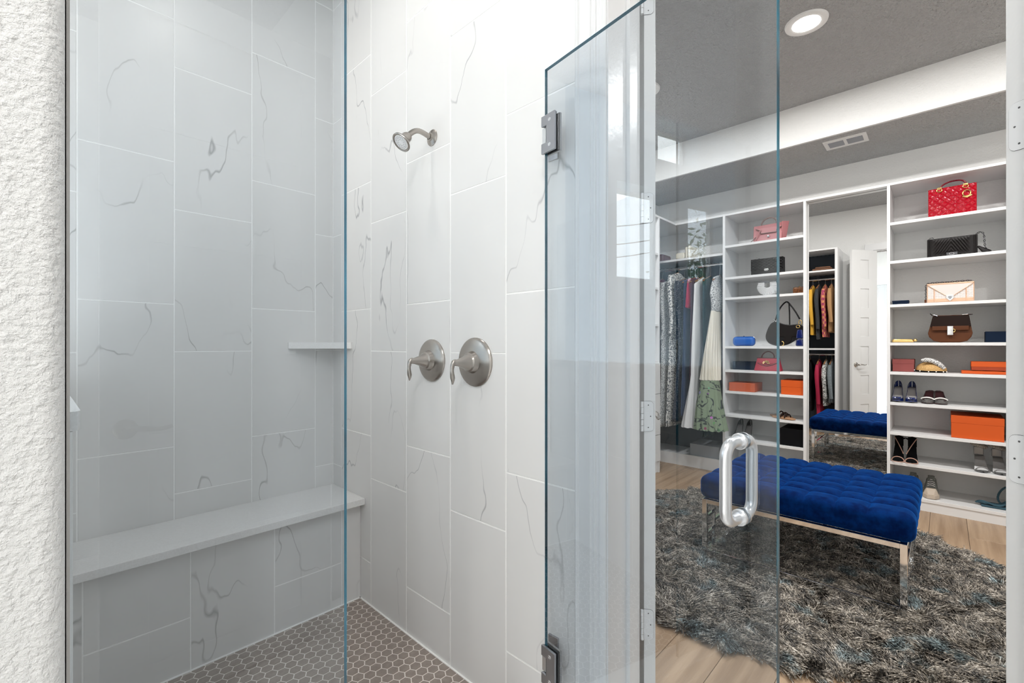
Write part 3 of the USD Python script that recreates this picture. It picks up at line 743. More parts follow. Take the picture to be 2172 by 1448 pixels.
def bay(name, label, y0, y1, shelves, left, right_):
    u = Thing(name, label, "shelf unit", (XS + 0.19, (y0 + y1) / 2, FZ))
    for k, z in enumerate(shelves):
        u.part("shelf", rb(XS, y0, z - 0.022, XC1 - 0.002, y1, z, 0.001, 4), "melamine", 30, world=True)
    u.part("top_panel", rb(XS, y0, TOP - 0.019, XC1 - 0.002, y1, TOP, 0.001, 4), "melamine", 30, world=True)
    if left:
        u.part("side_panel", rb(XS, y1, FZ, XC1 - 0.002, y1 + left, TOP, 0.001, 4), "melamine", 30, world=True)
    if right_:
        u.part("side_panel", rb(XS, y0 - right_, FZ, XC1 - 0.002, y0, TOP, 0.001, 4), "melamine", 30, world=True)
    u.part("toe_kick", bx(XS + 0.006, y0, FZ, XS + 0.022, y1, 0.097), "melamine", False, world=True)
    return u


bay("shelf_unit", "tall white shelf unit right of the mirror, holding red and brown handbags", -0.333, 0.301, SH_R, 0.019, 0.019)
bay("shelf_unit", "tall white shelf unit left of the mirror, holding pink and black handbags", 0.871, 1.505, SH_L, 0.023, 0.019)
m = Thing("mirror_bay", "tall wall mirror set between the two white shelf units", "mirror", (4.6, 0.586, FZ))
m.part("top_panel", rb(XS, 0.3202, TOP - 0.019, XC1 - 0.002, 0.8518, TOP, 0.001, 4), "melamine", 30, world=True)
m.part("mirror_glass", bx(4.575, 0.3215, FZ + 0.012, 4.580, 0.8505, TOP - 0.021), "mirror_silver", False, label="mirror glass", world=True)
m.part("backing", bx(4.5805, 0.3215, FZ, 4.60, 0.8505, TOP - 0.021), "melamine", False, world=True)
# corner hanging section
cu = Thing("corner_wardrobe", "white corner hanging section with a high shelf and chrome rail of gowns", "wardrobe", (4.7, 1.95, FZ))
cu.part("top_panel", ext(Polygon([(XS, 1.529), (XC1 - 0.002, 1.529), (XC1 - 0.002, 2.358), (4.152, 2.358), (4.152, 1.985), (XS, 1.985)]), 0.019, o=(0, 0, TOP - 0.019)), "melamine", False, world=True)
cu.part("shelf", rb(XS + 0.02, 1.529, 2.108, XC1 - 0.002, 2.358, 2.130, 0.001, 4), "melamine", 30, world=True)
cu.part("hanging_rail", tube([(4.645, 1.529, 2.045), (4.645, 2.358, 2.045)], 0.015, 14), "chrome", 40, world=True)
cu.part("toe_kick", [bx(4.535, 1.529, FZ, 4.551, 2.035, 0.13), bx(4.535, 2.035, FZ, 4.545, 2.358, 0.13)], "melamine", False, world=True)
cu.part("base_panel", bx(4.535, 1.529, 0.13, XC1 - 0.002, 2.358, 0.146), "melamine", False, world=True)
cu.part("back_panel", [bx(XC1 - 0.012, 1.529, 0.146, XC1 - 0.002, 2.358, 2.108), bx(4.152, 2.346, 0.146, XC1 - 0.012, 2.358, 2.108)], "slate_shade_board", False, label="dark slate back board with the shade under the shelf in its colour", world=True)
tw = Thing("drawer_tower", "white tower of drawers and shelves at the closet's left wall", "cabinet", (3.7, 2.17, FZ))
tw.part("side_panel", bx(4.132, 1.985, FZ, 4.151, 2.358, TOP), "melamine", False, world=True)
tw.part("side_panel", bx(3.30, 1.985, FZ, 3.319, 2.358, TOP), "melamine", False, world=True)
tw.part("top_panel", bx(3.319, 1.985, TOP - 0.019, 4.132, 2.358, TOP), "melamine", False, world=True)
tw.part("toe_kick", bx(3.319, 2.0, FZ, 4.132, 2.018, 0.137), "melamine", False, world=True)
for z0, z1 in ((0.143, 0.391), (0.397, 0.589), (0.595, 0.782), (0.788, 1.08)):
    d = tw.part("drawer", rb(3.322, 1.978, z0, 4.149, 2.34, z1, 0.001, 4), "melamine", 30, world=True)
    tw.part("drawer_pull", tube([(3.68, 1.965, (z0 + z1) / 2), (3.78, 1.965, (z0 + z1) / 2)], 0.005, 8), "satin_steel", 40, parent=d, world=True)
for z in (1.10, 1.45, 1.80, 2.13):
    tw.part("shelf", bx(3.319, 1.99, z - 0.02, 4.132, 2.358, z), "melamine", False, world=True)
structure("baseboard_left", bx(XC0, 2.345, FZ, 3.298, 2.36, 0.14), "trim_paint", "white baseboard along the closet's left wall", "baseboard")
structure("baseboard_front", bx(XC0 + 0.002, JL + 0.10, FZ, XC0 + 0.016, 1.03, 0.14), "trim_paint", "white baseboard beside the closet doorway", "baseboard")

# wardrobe unit on the front wall, seen in the mirror
WX, WY0, WY1, WT = 1.75, 1.035, 1.98, 2.56
wu = Thing("open_wardrobe", "white open wardrobe of jackets on two rails, seen in the mirror", "wardrobe", (1.53, 1.5, FZ))
wu.part("side_panel", bx(1.304, WY0, FZ, WX, WY0 + 0.03, WT), "melamine", False, world=True)
wu.part("side_panel", bx(1.304, WY1, FZ, WX, WY1 + 0.03, WT), "melamine", False, world=True)
wu.part("top_panel", bx(1.304, WY0 + 0.03, WT - 0.02, WX, WY1, WT), "melamine", False, world=True)
for z in (2.27, 1.205):
    wu.part("shelf", bx(1.304, WY0 + 0.03, z - 0.022, WX, WY1, z), "melamine", False, world=True)
for z in (2.16, 1.115):
    wu.part("hanging_rail", tube([(1.565, WY0 + 0.03, z), (1.565, WY1, z)], 0.015, 12), "chrome", 40, world=True)
wu.part("back_panel", bx(1.304, WY0 + 0.03, FZ, 1.310, WY1, WT), "slate_shade_board", False, world=True)
solo("folded_jumper", cat(rb(1.40, 1.10, 2.2705, 1.72, 1.33, 2.30, 0.012), rb(1.42, 1.12, 2.299, 1.70, 1.30, 2.325, 0.012)), "brown_wool", "brown folded jumper on the wardrobe's top shelf, seen in the mirror", "jumper", smooth=50)
solo("folded_jumper", cat(rb(1.38, 1.36, 2.2705, 1.72, 1.62, 2.31, 0.014), rb(1.40, 1.38, 2.309, 1.70, 1.60, 2.34, 0.012)), "black_wool", "black folded jumper on the wardrobe's top shelf, seen in the mirror", "jumper", smooth=50)


# ------------------------------------------------------------------ garments
def drape(levels, n=40, pleat=0.0, npl=9, seed=0, wob=0.006):
    """Hanging cloth: levels of (z, cx, cy, half depth in x, half thickness in y)."""
    L = np.array(levels, float)
    zz = np.linspace(L[0, 0], L[-1, 0], 36)
    q = np.stack([np.interp(-zz, -L[:, 0], L[:, k]) for k in range(1, 5)], 1)
    a = np.arange(n) / n * 2 * PI
    rings = []
    for i, z in enumerate(zz):
        t = i / (len(zz) - 1)
        mod = 1 + pleat * t * np.sin(npl * a + 1.3 * math.sin(seed)) + 0.10 * np.sin(2 * a + seed + 2.0 * t)
        w = wob * np.array([math.sin(7 * t + seed), math.cos(5 * t + 2 * seed)]) * t
        rings.append(np.stack([q[i, 0] + w[0] + q[i, 2] * mod * np.sign(np.cos(a)) * np.abs(np.cos(a)) ** 0.8, q[i, 1] + w[1] + q[i, 3] * mod * np.sin(a), np.full(n, z) + 0.004 * t * np.sin(npl * a + seed)], 1))
    v = np.vstack(rings + [rings[0].mean(0), rings[-1].mean(0)]); f = []
    for i in range(len(zz) - 1):
        for k in range(n):
            p, r = i * n + k, i * n + (k + 1) % n
            f += [[p, p + n, r + n], [p, r + n, r]]
    c0 = len(v) - 2
    for k in range(n):
        f += [[c0, k, (k + 1) % n], [c0 + 1, (len(zz) - 1) * n + (k + 1) % n, (len(zz) - 1) * n + k]]
    return tm(v, f)


def hanger(x, y, z, rail, group, label, wide=0.19):
    h = Thing("clothes_hanger", label, "hanger", (x, y, z), group=group)
    hook = [(0, 0, 0), (0, 0, rail - z - 0.012)] + [(0.016 * math.sin(q), 0, rail - z + 0.001 - 0.0168 * math.cos(q) * -1 if False else rail - z + 0.0168 * (-math.cos(q))) for q in np.linspace(0.6, 4.2, 10)]
    hook = [(0.019, 0, 0.0)] + [(0.0175 * math.cos(q), 0, rail - z + 0.0175 * math.sin(q)) for q in np.linspace(-0.9, PI + 0.1, 12)]
    hook[0] = (0.0, 0, 0.0)
    h.part("hook", tube(hook, 0.0016, 6), "silver", 50)
    h.part("bar", hull([(0, 0, 0, 0.008), (wide, 0, -0.06, 0.006), (-wide, 0, -0.06, 0.006)], 0.006), "wood_hanger", 40)


G1 = "wooden hangers on the corner rail"
RX, RZ = 4.645, 2.045
gowns = [  # name, label, body levels, material, extras
    ("gown", "dark navy gown, leftmost in the corner wardrobe", [(1.93, RX, 2.26, 0.030, 0.020), (1.88, RX, 2.26, 0.170, 0.026), (1.3, RX, 2.26, 0.160, 0.026), (0.40, RX - 0.02, 2.26, 0.185, 0.026)], "navy_cloth", 2.26),
    ("gown", "plum purple gown behind the silver lace dress", [(1.95, RX, 2.19, 0.030, 0.020), (1.9, RX, 2.19, 0.170, 0.026), (1.2, RX, 2.19, 0.160, 0.026), (0.5, RX - 0.02, 2.19, 0.185, 0.026)], "purple_cloth", 2.19),
    ("dress", "silver lace long-sleeved dress hanging second from the left", [(1.93, RX, 2.11, 0.030, 0.018), (1.90, RX, 2.11, 0.185, 0.026), (1.45, RX, 2.11, 0.160, 0.026), (0.95, RX - 0.02, 2.10, 0.170, 0.026), (0.42, RX - 0.06, 2.10, 0.185, 0.026)], "silver_lace", 2.11),
    ("gown", "white lattice lace gown with a patterned train", [(2.0, RX, 2.02, 0.030, 0.018), (1.97, RX, 2.02, 0.185, 0.026), (1.4, RX, 2.03, 0.160, 0.026), (0.9, RX - 0.03, 2.04, 0.180, 0.026), (0.43, RX - 0.08, 2.03, 0.185, 0.026)], "lattice_lace", 2.02),
    ("dress", "navy beaded dress beside the white lattice gown", [(1.93, RX, 1.95, 0.030, 0.018), (1.9, RX, 1.95, 0.180, 0.026), (1.2, RX, 1.955, 0.160, 0.026), (0.48, RX - 0.05, 1.965, 0.185, 0.026)], "beaded_navy", 1.95),
    ("gown", "royal blue satin gown in the middle of the corner rail", [(1.93, RX, 1.892, 0.03, 0.02), (1.9, RX, 1.892, 0.18, 0.024), (1.2, RX, 1.892, 0.17, 0.024), (0.55, RX - 0.02, 1.892, 0.185, 0.025)], "blue_cloth", 1.892),
    ("blouse", "short magenta blouse hanging beside the long white dress", [(1.93, RX, 1.843, 0.03, 0.011), (1.9, RX, 1.843, 0.185, 0.012), (1.62, RX - 0.03, 1.843, 0.18, 0.012)], "magenta_cloth", 1.843),
    ("dress", "wine red dress half hidden behind the long white dress", [(1.93, RX, 1.815, 0.03, 0.010), (1.9, RX, 1.815, 0.17, 0.011), (1.1, RX, 1.815, 0.16, 0.011), (0.9, RX, 1.815, 0.17, 0.011)], "purple_cloth", 1.815),
    ("dress", "long plain white dress falling to the base of the wardrobe", [(1.93, RX, 1.765, 0.020, 0.014), (1.86, RX - 0.04, 1.765, 0.150, 0.022), (1.3, RX - 0.07, 1.765, 0.160, 0.026), (0.95, RX - 0.14, 1.768, 0.100, 0.030), (0.70, RX - 0.20, 1.785, 0.065, 0.050), (0.45, RX - 0.245, 1.80, 0.055, 0.070)], "white_cloth", 1.765),
    ("gown", "dark teal sequined gown between the white dress and the cream gown", [(1.93, RX, 1.69, 0.030, 0.018), (1.9, RX, 1.69, 0.170, 0.026), (1.2, RX, 1.69, 0.160, 0.026), (0.36, RX, 1.70, 0.185, 0.026)], "teal_sequin", 1.69),
]
for k, (nm, lab, lev, mat, y) in enumerate(gowns):
    gth = Thing(nm, lab, nm, (lev[0][1], lev[0][2], lev[-1][0]))
    gth.part("body", drape(lev, seed=k, pleat=0.10, npl=7), mat, 60, world=True)
    if "sleeved" in lab or "lattice" in lab:
        for sx in (-1, 1):
            sp = spline([(RX + sx * 0.17, y, lev[1][0] - 0.01), (RX + sx * 0.19, y + 0.004, lev[1][0] - 0.16), (RX + sx * 0.185, y - 0.01, lev[1][0] - 0.42), (RX + sx * 0.19, y, lev[1][0] - 0.60)], 12)
            gth.part("sleeve", tube(sp, np.linspace(0.028, 0.018, 12), 12), mat, 60, world=True)
    hanger(RX, y, lev[0][0] + 0.004, RZ, G1, "wooden hanger holding the " + " ".join(lab.split()[:5]))
cg = Thing("gown", "cream pleated gown with a green bird-print hem, rightmost on the corner rail", "gown", (4.55, 1.58, 0.45))
cg.part("bodice", drape([(1.93, 4.62, 1.60, 0.02, 0.012), (1.90, 4.60, 1.60, 0.11, 0.018), (1.74, 4.55, 1.597, 0.15, 0.032), (1.57, 4.54, 1.595, 0.12, 0.028)], seed=3), "silver_lace", 60, label="embroidered silver bodice", world=True)
cg.part("skirt", drape([(1.575, 4.54, 1.595, 0.12, 0.029), (1.2, 4.48, 1.605, 0.13, 0.055), (0.92, 4.42, 1.61, 0.086, 0.080)], n=120, pleat=0.09, npl=17, seed=1, wob=0.0), "cream_cloth", 60, world=True)
cg.part("hem", drape([(0.92, 4.42, 1.61, 0.086, 0.080), (0.70, 4.39, 1.605, 0.100, 0.105), (0.46, 4.37, 1.585, 0.118, 0.130)], n=120, pleat=0.07, npl=13, seed=2, wob=0.0), "bird_print", 60, label="green hem printed with branches and birds", world=True)
hanger(4.645, 1.60, 1.934, RZ, G1, "wooden hanger holding the cream pleated gown")
solo("storage_box", rb(4.56, 1.57, 0.1465, 4.86, 1.86, 0.262, 0.003), "box_gray", "pale grey storage box under the gowns in the corner", "box")
solo("folded_bag", cat(rb(4.56, 1.86, 2.1305, 4.84, 1.885, 2.26, 0.012), rb(4.565, 1.888, 2.1305, 4.84, 1.915, 2.25, 0.012), rb(4.57, 1.918, 2.1305, 4.84, 2.02, 2.20, 0.02)), "cream_cloth", "cream cloth bag on the high shelf above the gowns", "bag", smooth=50)
solo("maroon_pouch", rb(4.60, 2.16, 2.1305, 4.80, 2.30, 2.22, 0.02), "burgundy_leather", "dark maroon pouch at the left end of the high corner shelf", "pouch", smooth=50)


def jacket(y, z0, z1, mat, label, thick=0.05, depth=0.168, sleeve=True, cuff=None, hx=1.565):
    thick = min(thick, 0.026)
    j = Thing("jacket", label, "jacket", (hx, y, z1))
    j.part("body", drape([(z0, hx, y, 0.03, thick * 0.4), (z0 - 0.03, hx, y, depth * 0.62, thick * 0.75), (z0 - 0.08, hx, y, depth, thick), (z0 - 0.30, hx, y, depth * 0.92, thick * 1.1), (z1, hx, y - 0.01, depth * 0.98, thick * 1.15)], seed=y * 9, pleat=0.08, npl=6), mat, 60, world=True)
    if sleeve:
        for sx in (1, -1):
            sp = spline([(hx + sx * depth * 0.85, y, z0 - 0.07), (hx + sx * depth * 1.08, y, z0 - 0.22), (hx + sx * depth * 1.10, y - 0.012, z0 - 0.42), (hx + sx * depth * 1.06, y - 0.02, min(z0 - 0.52, z1 + 0.14))], 14)
            j.part("sleeve", tube(sp, np.interp(np.linspace(0, 1, 14), [0, 0.2, 1], [0.02, thick + 0.001, thick * 0.8]), 14), mat, 60, world=True)
    hanger(hx, y, z0 + 0.006, 2.16 if z0 > 1.5 else 1.115, "hangers in the mirrored wardrobe", "wooden hanger holding the " + label.split(",")[0], wide=0.17)


up, lo_ = 2.085, 1.045
jacket(1.78, up, 1.35, "black_wool", "black jacket at the far left of the mirrored wardrobe's upper rail")
jacket(1.66, up, 1.38, "gray_denim", "grey denim jacket on the mirrored wardrobe's upper rail")
jacket(1.54, up, 1.30, "teal_sequin", "dark teal jacket on the mirrored wardrobe's upper rail", 0.04)
jacket(1.43, up, 1.32, "brown_wool", "brown jacket left of the yellow one, seen in the mirror", 0.04)
jacket(1.345, up, 1.39, "yellow_wool", "mustard yellow jacket on the upper rail, seen in the mirror", 0.042)
jacket(1.275, up, 1.33, "black_boucle", "black boucle jacket between the yellow and pink jackets, seen in the mirror", 0.036)
jacket(1.20, up, 1.36, "pink_tweed", "pink and orange tweed jacket on the upper rail, seen in the mirror", 0.042)
jacket(1.128, up, 1.42, "camel_wool", "camel jacket at the right end of the upper rail, seen in the mirror", 0.036)
jacket(1.50, lo_, 0.36, "gray_denim", "slate grey jacket at the left of the lower rail, seen in the mirror")
jacket(1.38, lo_, 0.33, "black_wool", "black coat left of the crimson jacket on the lower rail, seen in the mirror", 0.055)
jacket(1.27, lo_, 0.30, "crimson_wool", "crimson jacket on the lower rail, seen in the mirror", 0.040)
jacket(1.19, lo_, 0.42, "check_wool", "black and white check jacket on the lower rail, seen in the mirror", 0.034)
jacket(1.125, lo_, 0.46, "gray_denim", "grey denim jacket at the right end of the lower rail, seen in the mirror", 0.034)


# ------------------------------------------------------------------ shelf items: local x = viewer's right, -y towards the viewer
def item(name, label, cat_, y, z, x=4.56, group=None, rz=0):
    return Thing(name, label, cat_, (x, y, z + 0.0008), -90 + rz, group=group)


def lidded_box(name, label, w, h, d, lid, mat, lid_mat, y, z, x, rz=0, group=None):
    b = item(name, label, "box", y, z + 0.0005, x, group, rz)
    b.part("base", rb(-w / 2 + 0.0015, 0.0015, 0, w / 2 - 0.0015, d - 0.0015, h - 0.003, 0.0012, 4), mat, 30)
    if lid:
        b.part("lid", rb(-w / 2, 0, h - lid, w / 2, d, h, 0.0012, 4), lid_mat, 30)
    return b


def chain(pts, r=0.0035, wire=0.0012):
    pts = np.asarray(pts, float); out = []
    d = np.r_[0, np.cumsum(np.linalg.norm(np.diff(pts, axis=0), axis=1))]
    n = max(2, int(d[-1] / (r * 3.0)))
    for k, s_ in enumerate(np.linspace(0, d[-1], n)):
        p = np.array([np.interp(s_, d, pts[:, i]) for i in range(3)]); q = np.array([np.interp(min(s_ + 1e-3, d[-1]), d, pts[:, i]) for i in range(3)])
        tdir = q - p; tdir = tdir / (np.linalg.norm(tdir) + 1e-12) if np.linalg.norm(tdir) > 0 else np.array([1.0, 0, 0])
        nrm = np.cross(tdir, [0, 1, 0] if k % 2 else [0.3, 0.2, 1]); nrm /= np.linalg.norm(nrm) + 1e-9
        a = np.arange(8) / 8 * 2 * PI
        out.append(tube(p + np.cos(a)[:, None] * tdir * r * 1.9 + np.sin(a)[:, None] * nrm * r, wire, 4, close=True))
    return cat(out)


# right bay -------------------------------------------------------
z = SH_R[0]
b = item("handbag", "glossy red quilted handbag with gold charms on the highest shelf", "handbag", -0.039, z, 4.56)
w, h = 0.252, 0.208


def cannage(u, v):
    k = 6
    d1 = np.abs(((u * k + v * k * 0.8) % 1) - 0.5); d2 = np.abs(((u * k - v * k * 0.8) % 1) - 0.5); d3 = np.abs(((u * k) % 1) - 0.5)
    return 0.008 - 0.0055 * np.maximum(np.exp(-(d1 / 0.13) ** 2), np.exp(-(d2 / 0.13) ** 2)) - 0.002 * np.exp(-(d3 / 0.07) ** 2)


b.part("body", cat(hull([(sx * (w / 2 - 0.003), yy, zz) for sx in (-1, 1) for yy in (0.004, 0.105) for zz in (0.003, h - 0.003)], 0.003), relief(w - 0.006, h - 0.006, 90, 70, cannage, 0.002, (0, 0.002, 0.003))), "patent_red", 25)
b.part("handle", tube(spline([(-0.066, 0.03, h - 0.008), (-0.06, 0.03, h + 0.012), (-0.03, 0.03, h + 0.036), (0.02, 0.03, h + 0.044), (0.055, 0.03, h + 0.036), (0.07, 0.03, h - 0.008)], 24), 0.0055, 10), "red_strap", 60)
for sx in (-0.066, 0.07):
    b.part("gold_fitting", [tube([(sx + 0.014 * math.cos(a), -0.007, h - 0.017 + 0.011 * math.sin(a)) for a in np.arange(16) / 16 * 2 * PI], 0.0035, 8, True), rb(sx - 0.012, -0.009, h - 0.012, sx + 0.012, -0.003, h + 0.004, 0.002)], "gold", 40)
b.part("charm", [tube([(0.075 + 0.020 * math.cos(a), -0.010, h - 0.068 + 0.022 * math.sin(a)) for a in np.arange(20) / 20 * 2 * PI], 0.004, 8, True), hull([(0.055, -0.010, h - 0.09, 0.004), (0.10, -0.010, h - 0.085, 0.004), (0.078, -0.010, h - 0.098, 0.004)], 0.004)], "gold", 40, label="gold hanging charm")

z = SH_R[1]
b = item("handbag", "black chevron-quilted flap handbag with a chain beside it", "handbag", -0.038, z, 4.55)
w, h = 0.262, 0.137


def chevron(u, v):
    q = (np.abs(u - 0.5) * 2 * 1.5 + (v) * 1.0) * 4.2
    d = np.abs((q % 1) - 0.5)
    edge = np.clip(np.minimum(np.minimum(u, 1 - u) * 8, np.minimum(v, 1 - v) * 5), 0, 1)
    return 0.001 + edge * (0.006 - 0.005 * np.exp(-((0.5 - d) / 0.13) ** 2))


b.part("body", hull([(sx * (w / 2 - 0.004), yy, zz) for sx in (-1, 1) for yy, zz in ((0.004, 0.004), (0.095, 0.004), (0.012, h - 0.005), (0.085, h - 0.005))], 0.004), "charcoal_leather", 30)
b.part("flap", relief(w - 0.060, h - 0.018, 110, 60, chevron, 0.004, (-0.004, 0.003, 0.012)), "charcoal_leather", 40)
for sx in (-1, 1):
    for q in (0.122, 0.113):
        b.part("piping", tube([(sx * q, -0.001, 0.004), (sx * q, -0.001, h - 0.006)], 0.003, 6), "charcoal_leather", 40)
c = b.part("clasp", rb(-0.031 + 0.001, -0.008, 0.003, 0.031, -0.001, 0.026, 0.003), "gunmetal", 30)
for sx, a0 in ((-0.005, 0.7), (0.005, PI + 0.7)):
    b.part("emblem", tube([(sx + 0.007 * math.cos(a), -0.009, 0.0145 + 0.007 * math.sin(a)) for a in np.linspace(a0, a0 + 2 * PI - 1.4, 14)], 0.0014, 6), "silver", 40, label="two interlocked open rings", parent=c)
b.part("chain", chain(spline([(-0.125, 0.03, h + 0.001), (-0.10, 0.03, h + 0.010), (-0.098, 0.03, h - 0.003)], 8)), "gunmetal", 40)
b.part("chain", chain(spline([(0.12, 0.03, h - 0.02), (0.132, 0.02, h + 0.008), (0.150, 0.0, h + 0.008), (0.163, -0.005, h - 0.05), (0.168, -0.005, 0.035), (0.175, -0.005, 0.012)], 20), 0.0042, 0.0017), "gunmetal", 40)
b.part("strap_pad", hull([(0.135, -0.004, 0.045, 0.007), (0.19, 0.0, 0.008, 0.008), (0.155, -0.006, 0.012, 0.008)], 0.008), "charcoal_leather", 40)

z = SH_R[2]
b = item("handbag", "rose gold envelope handbag with a silver shield clasp", "handbag", -0.029, z, 4.55)
w, h = 0.248, 0.142
grid = lambda u, v: 0.0012 + 0.0016 * np.abs(np.sin(u * 34 * PI / 2) * np.sin(v * 20 * PI / 2))
b.part("body", hull([(sx * (w / 2 - 0.004), yy, zz) for sx in (-1, 1) for yy, zz in ((0.004, 0.004), (0.085, 0.004), (0.006, h - 0.005), (0.07, h - 0.005))], 0.004), "rose_gold", 30)
b.part("front_panel", relief(w - 0.012, h - 0.022, 130, 70, grid, 0.002, (0, 0.001, 0.006)), "pearl_leather", 30, label="pale studded front")
fl_ = [(-w / 2 + 0.008, h - 0.016), (0, 0.030), (w / 2 - 0.008, h - 0.016)]
b.part("flap", hull([(x_, -0.004, z_, 0.0015) for x_, z_ in fl_], 0.0015), "pearl_leather", 30)
b.part("flap_piping", tube([(x_, -0.006, z_) for x_, z_ in fl_], 0.0022, 8), "rose_gold", 50)
for sx in (-0.083, 0.083):
    b.part("strip", rb(sx - 0.003, -0.0045, 0.004, sx + 0.003, 0.0, h - 0.014, 0.001, 4), "rose_gold", 30)
b.part("top_trim", rb(-w / 2 + 0.001, -0.005, h - 0.016, w / 2 - 0.001, 0.004, h - 0.003, 0.004), "rose_gold", 40)
b.part("base_band", rb(-w / 2 + 0.006, -0.003, 0.004, w / 2 - 0.006, 0.0, 0.027, 0.001, 4), "rose_gold", 30)
c = b.part("clasp", ext(Polygon([(-0.016, 0.018), (0.016, 0.018), (0.016, -0.002), (0, -0.018), (-0.016, -0.002)]).buffer(0.003), 0.005, "xz", (0, -0.012, 0.030)), "silver", 30, label="silver shield clasp")
b.part("shield", ext(Polygon([(-0.009, 0.012), (0.009, 0.012), (0.009, 0.0), (0, -0.010), (-0.009, 0.0)]), 0.003, "xz", (0, -0.0145, 0.030)), "box_gray", 30, parent=c)
b.part("chain", chain([(-w / 2 - 0.004, 0.01, 0.03), (-w / 2 - 0.004, 0.01, h - 0.01), (-w / 2 + 0.008, 0.02, h + 0.004), (w / 2 - 0.02, 0.02, h + 0.006)], 0.0042, 0.0017), "gunmetal", 40)
b.part("side_tab", rb(-w / 2 - 0.012, 0.0, 0.0, -w / 2 - 0.001, 0.012, 0.026, 0.002), "brown_leather", 40)
lidded_box("box", "small flat navy box beside the rose gold handbag", 0.098, 0.030, 0.10, 0.012, "navy_card", "navy_card", 0.244, z, 4.57)

z = SH_R[3]
b = item("handbag", "brown saddle-shaped flap handbag with a pale square clasp", "handbag", -0.029, z, 4.565)
pr = [(-0.050, 0.0), (0.068 - 0.015, 0.0), (0.088, 0.012), (0.108, 0.040), (0.114, 0.066), (0.108, 0.10), (0.094, 0.195), (-0.088, 0.195), (-0.104, 0.10), (-0.116, 0.066), (-0.110, 0.040), (-0.085, 0.012)]
po = Polygon(pr).buffer(-0.004)
b.part("body", mani(m3.Manifold.batch_hull([m3.Manifold.sphere(0.006, 8).translate((x_, y_, max(z_, 0.006))) for x_, z_ in po.exterior.coords for y_ in (0.008, 0.06)])), "brown_leather", 40)
b.part("flap", hull([(-0.088, -0.002, 0.19, 0.004), (0.094, -0.002, 0.19, 0.004), (-0.102, -0.006, 0.118, 0.004), (0.104, -0.006, 0.118, 0.004), (-0.088, 0.06, 0.195, 0.004), (0.094, 0.06, 0.195, 0.004)], 0.004), "dark_brown_leather", 40, label="darker flap")
b.part("flap_band", hull([(-0.092, -0.012, 0.090, 0.003), (0.094, -0.012, 0.090, 0.003), (-0.092, -0.012, 0.115, 0.003), (0.094, -0.012, 0.115, 0.003)], 0.003), "brown_leather", 40)
c = b.part("clasp", rb(-0.0145, -0.022, 0.053, 0.0165, -0.014, 0.118, 0.002), "silver", 30, label="pale metal clasp")
b.part("clasp_ring", tube([(0.020 + 0.006 * math.cos(a), -0.018, 0.085 + 0.012 * math.sin(a)) for a in np.arange(12) / 12 * 2 * PI], 0.002, 6, True), "gold", 40, parent=c)
b.part("pin", tube([(-0.088, -0.010, 0.202), (-0.066, -0.012, 0.192)], 0.003, 8), "silver", 40)
b.part("pin", tube([(0.062, -0.010, 0.196), (0.092, -0.010, 0.199)], 0.003, 8), "silver", 40)
b.part("tab", hull([(-0.094, 0, 0.198, 0.003), (-0.105, 0, 0.212, 0.002)], 0.002), "dark_brown_leather", 40)
b.part("tab", hull([(0.095, 0, 0.198, 0.003), (0.115, 0, 0.198, 0.002)], 0.002), "dark_brown_leather", 40)
b = item("clutch", "gold metal clutch lying left of the brown handbag", "clutch", 0.226, z, 4.60)
b.part("frame", [tube([(-0.010 + 0.056 * math.cos(a), 0.03 + 0.03 * math.sin(a), 0.017) for a in np.arange(20) / 20 * 2 * PI], 0.007, 8, True)], "gold", 50)
b.part("body", hull([(sx, yy, zz, 0.006) for sx, zz in ((-0.064, 0.008), (0.052, 0.008), (-0.058, 0.022), (0.045, 0.020)) for yy in (0.0, 0.06)], 0.006), "gold", 40)
b.part("ball", mv(trimesh.creation.icosphere(2, 0.012), 0.066, 0.01, 0.018), "gold", 60)
lidded_box("box", "navy box at the right end of the brown handbag's shelf", 0.11, 0.078, 0.12, 0.0, "navy_card", "navy_card", -0.262, z, 4.60)

z = SH_R[4]
lidded_box("box", "dull maroon lidded box beside the straw cap", 0.128, 0.094, 0.17, 0.036, "maroon_card", "maroon_card", 0.229, z, 4.58)
b = item("cap", "straw baker-boy cap with a tweed band and pearl studs", "cap", 0.073, z + 0.004, 4.62)
dome = trimesh.creation.icosphere(3, 1.0); vv = dome.vertices.copy()
vv = np.stack([vv[:, 0] * 0.088, vv[:, 1] * 0.085 + 0.02, np.maximum(vv[:, 2], -0.02) * 0.072 + 0.006], 1)
b.part("crown", tm(vv, dome.faces), "straw", 60)
bandp = [(-0.052 + 0.125 * t_ - 0.0, -0.055 + 0.02 * t_, 0.082 + 0.012 * math.sin(t_ * PI) - 0.055 * t_ ** 2) for t_ in np.linspace(0, 1, 16)]
b.part("tweed_band", tube(bandp, np.interp(np.linspace(0, 1, 16), [0, 0.2, 0.8, 1], [0.010, 0.017, 0.017, 0.012]), 12), "bw_tweed", 60, label="black and white tweed band")
brim = spline([(-0.090, -0.045, 0.010), (-0.05, -0.075, 0.004), (0.02, -0.085, 0.003), (0.085, -0.06, 0.003)], 20)
b.part("brim", tube(brim, 0.005, 8), "black_suede", 60)
for k in (0, 4, 9, 13, 17, 19):
    b.part("pearl", mv(trimesh.creation.icosphere(1, 0.0042), *(brim[k] + np.array([0, -0.006, 0.001]))), "pearl", 60)
lidded_box("box", "flat dark orange box at the bottom of the right-hand stack", 0.22, 0.023, 0.16, 0.0, "orange_card", "orange_card", -0.197, z, 4.56)
lidded_box("box", "shallow orange lidded box on the flat orange one", 0.19, 0.062, 0.14, 0.036, "dark_orange_card", "orange_card", -0.232, z + 0.024, 4.565)


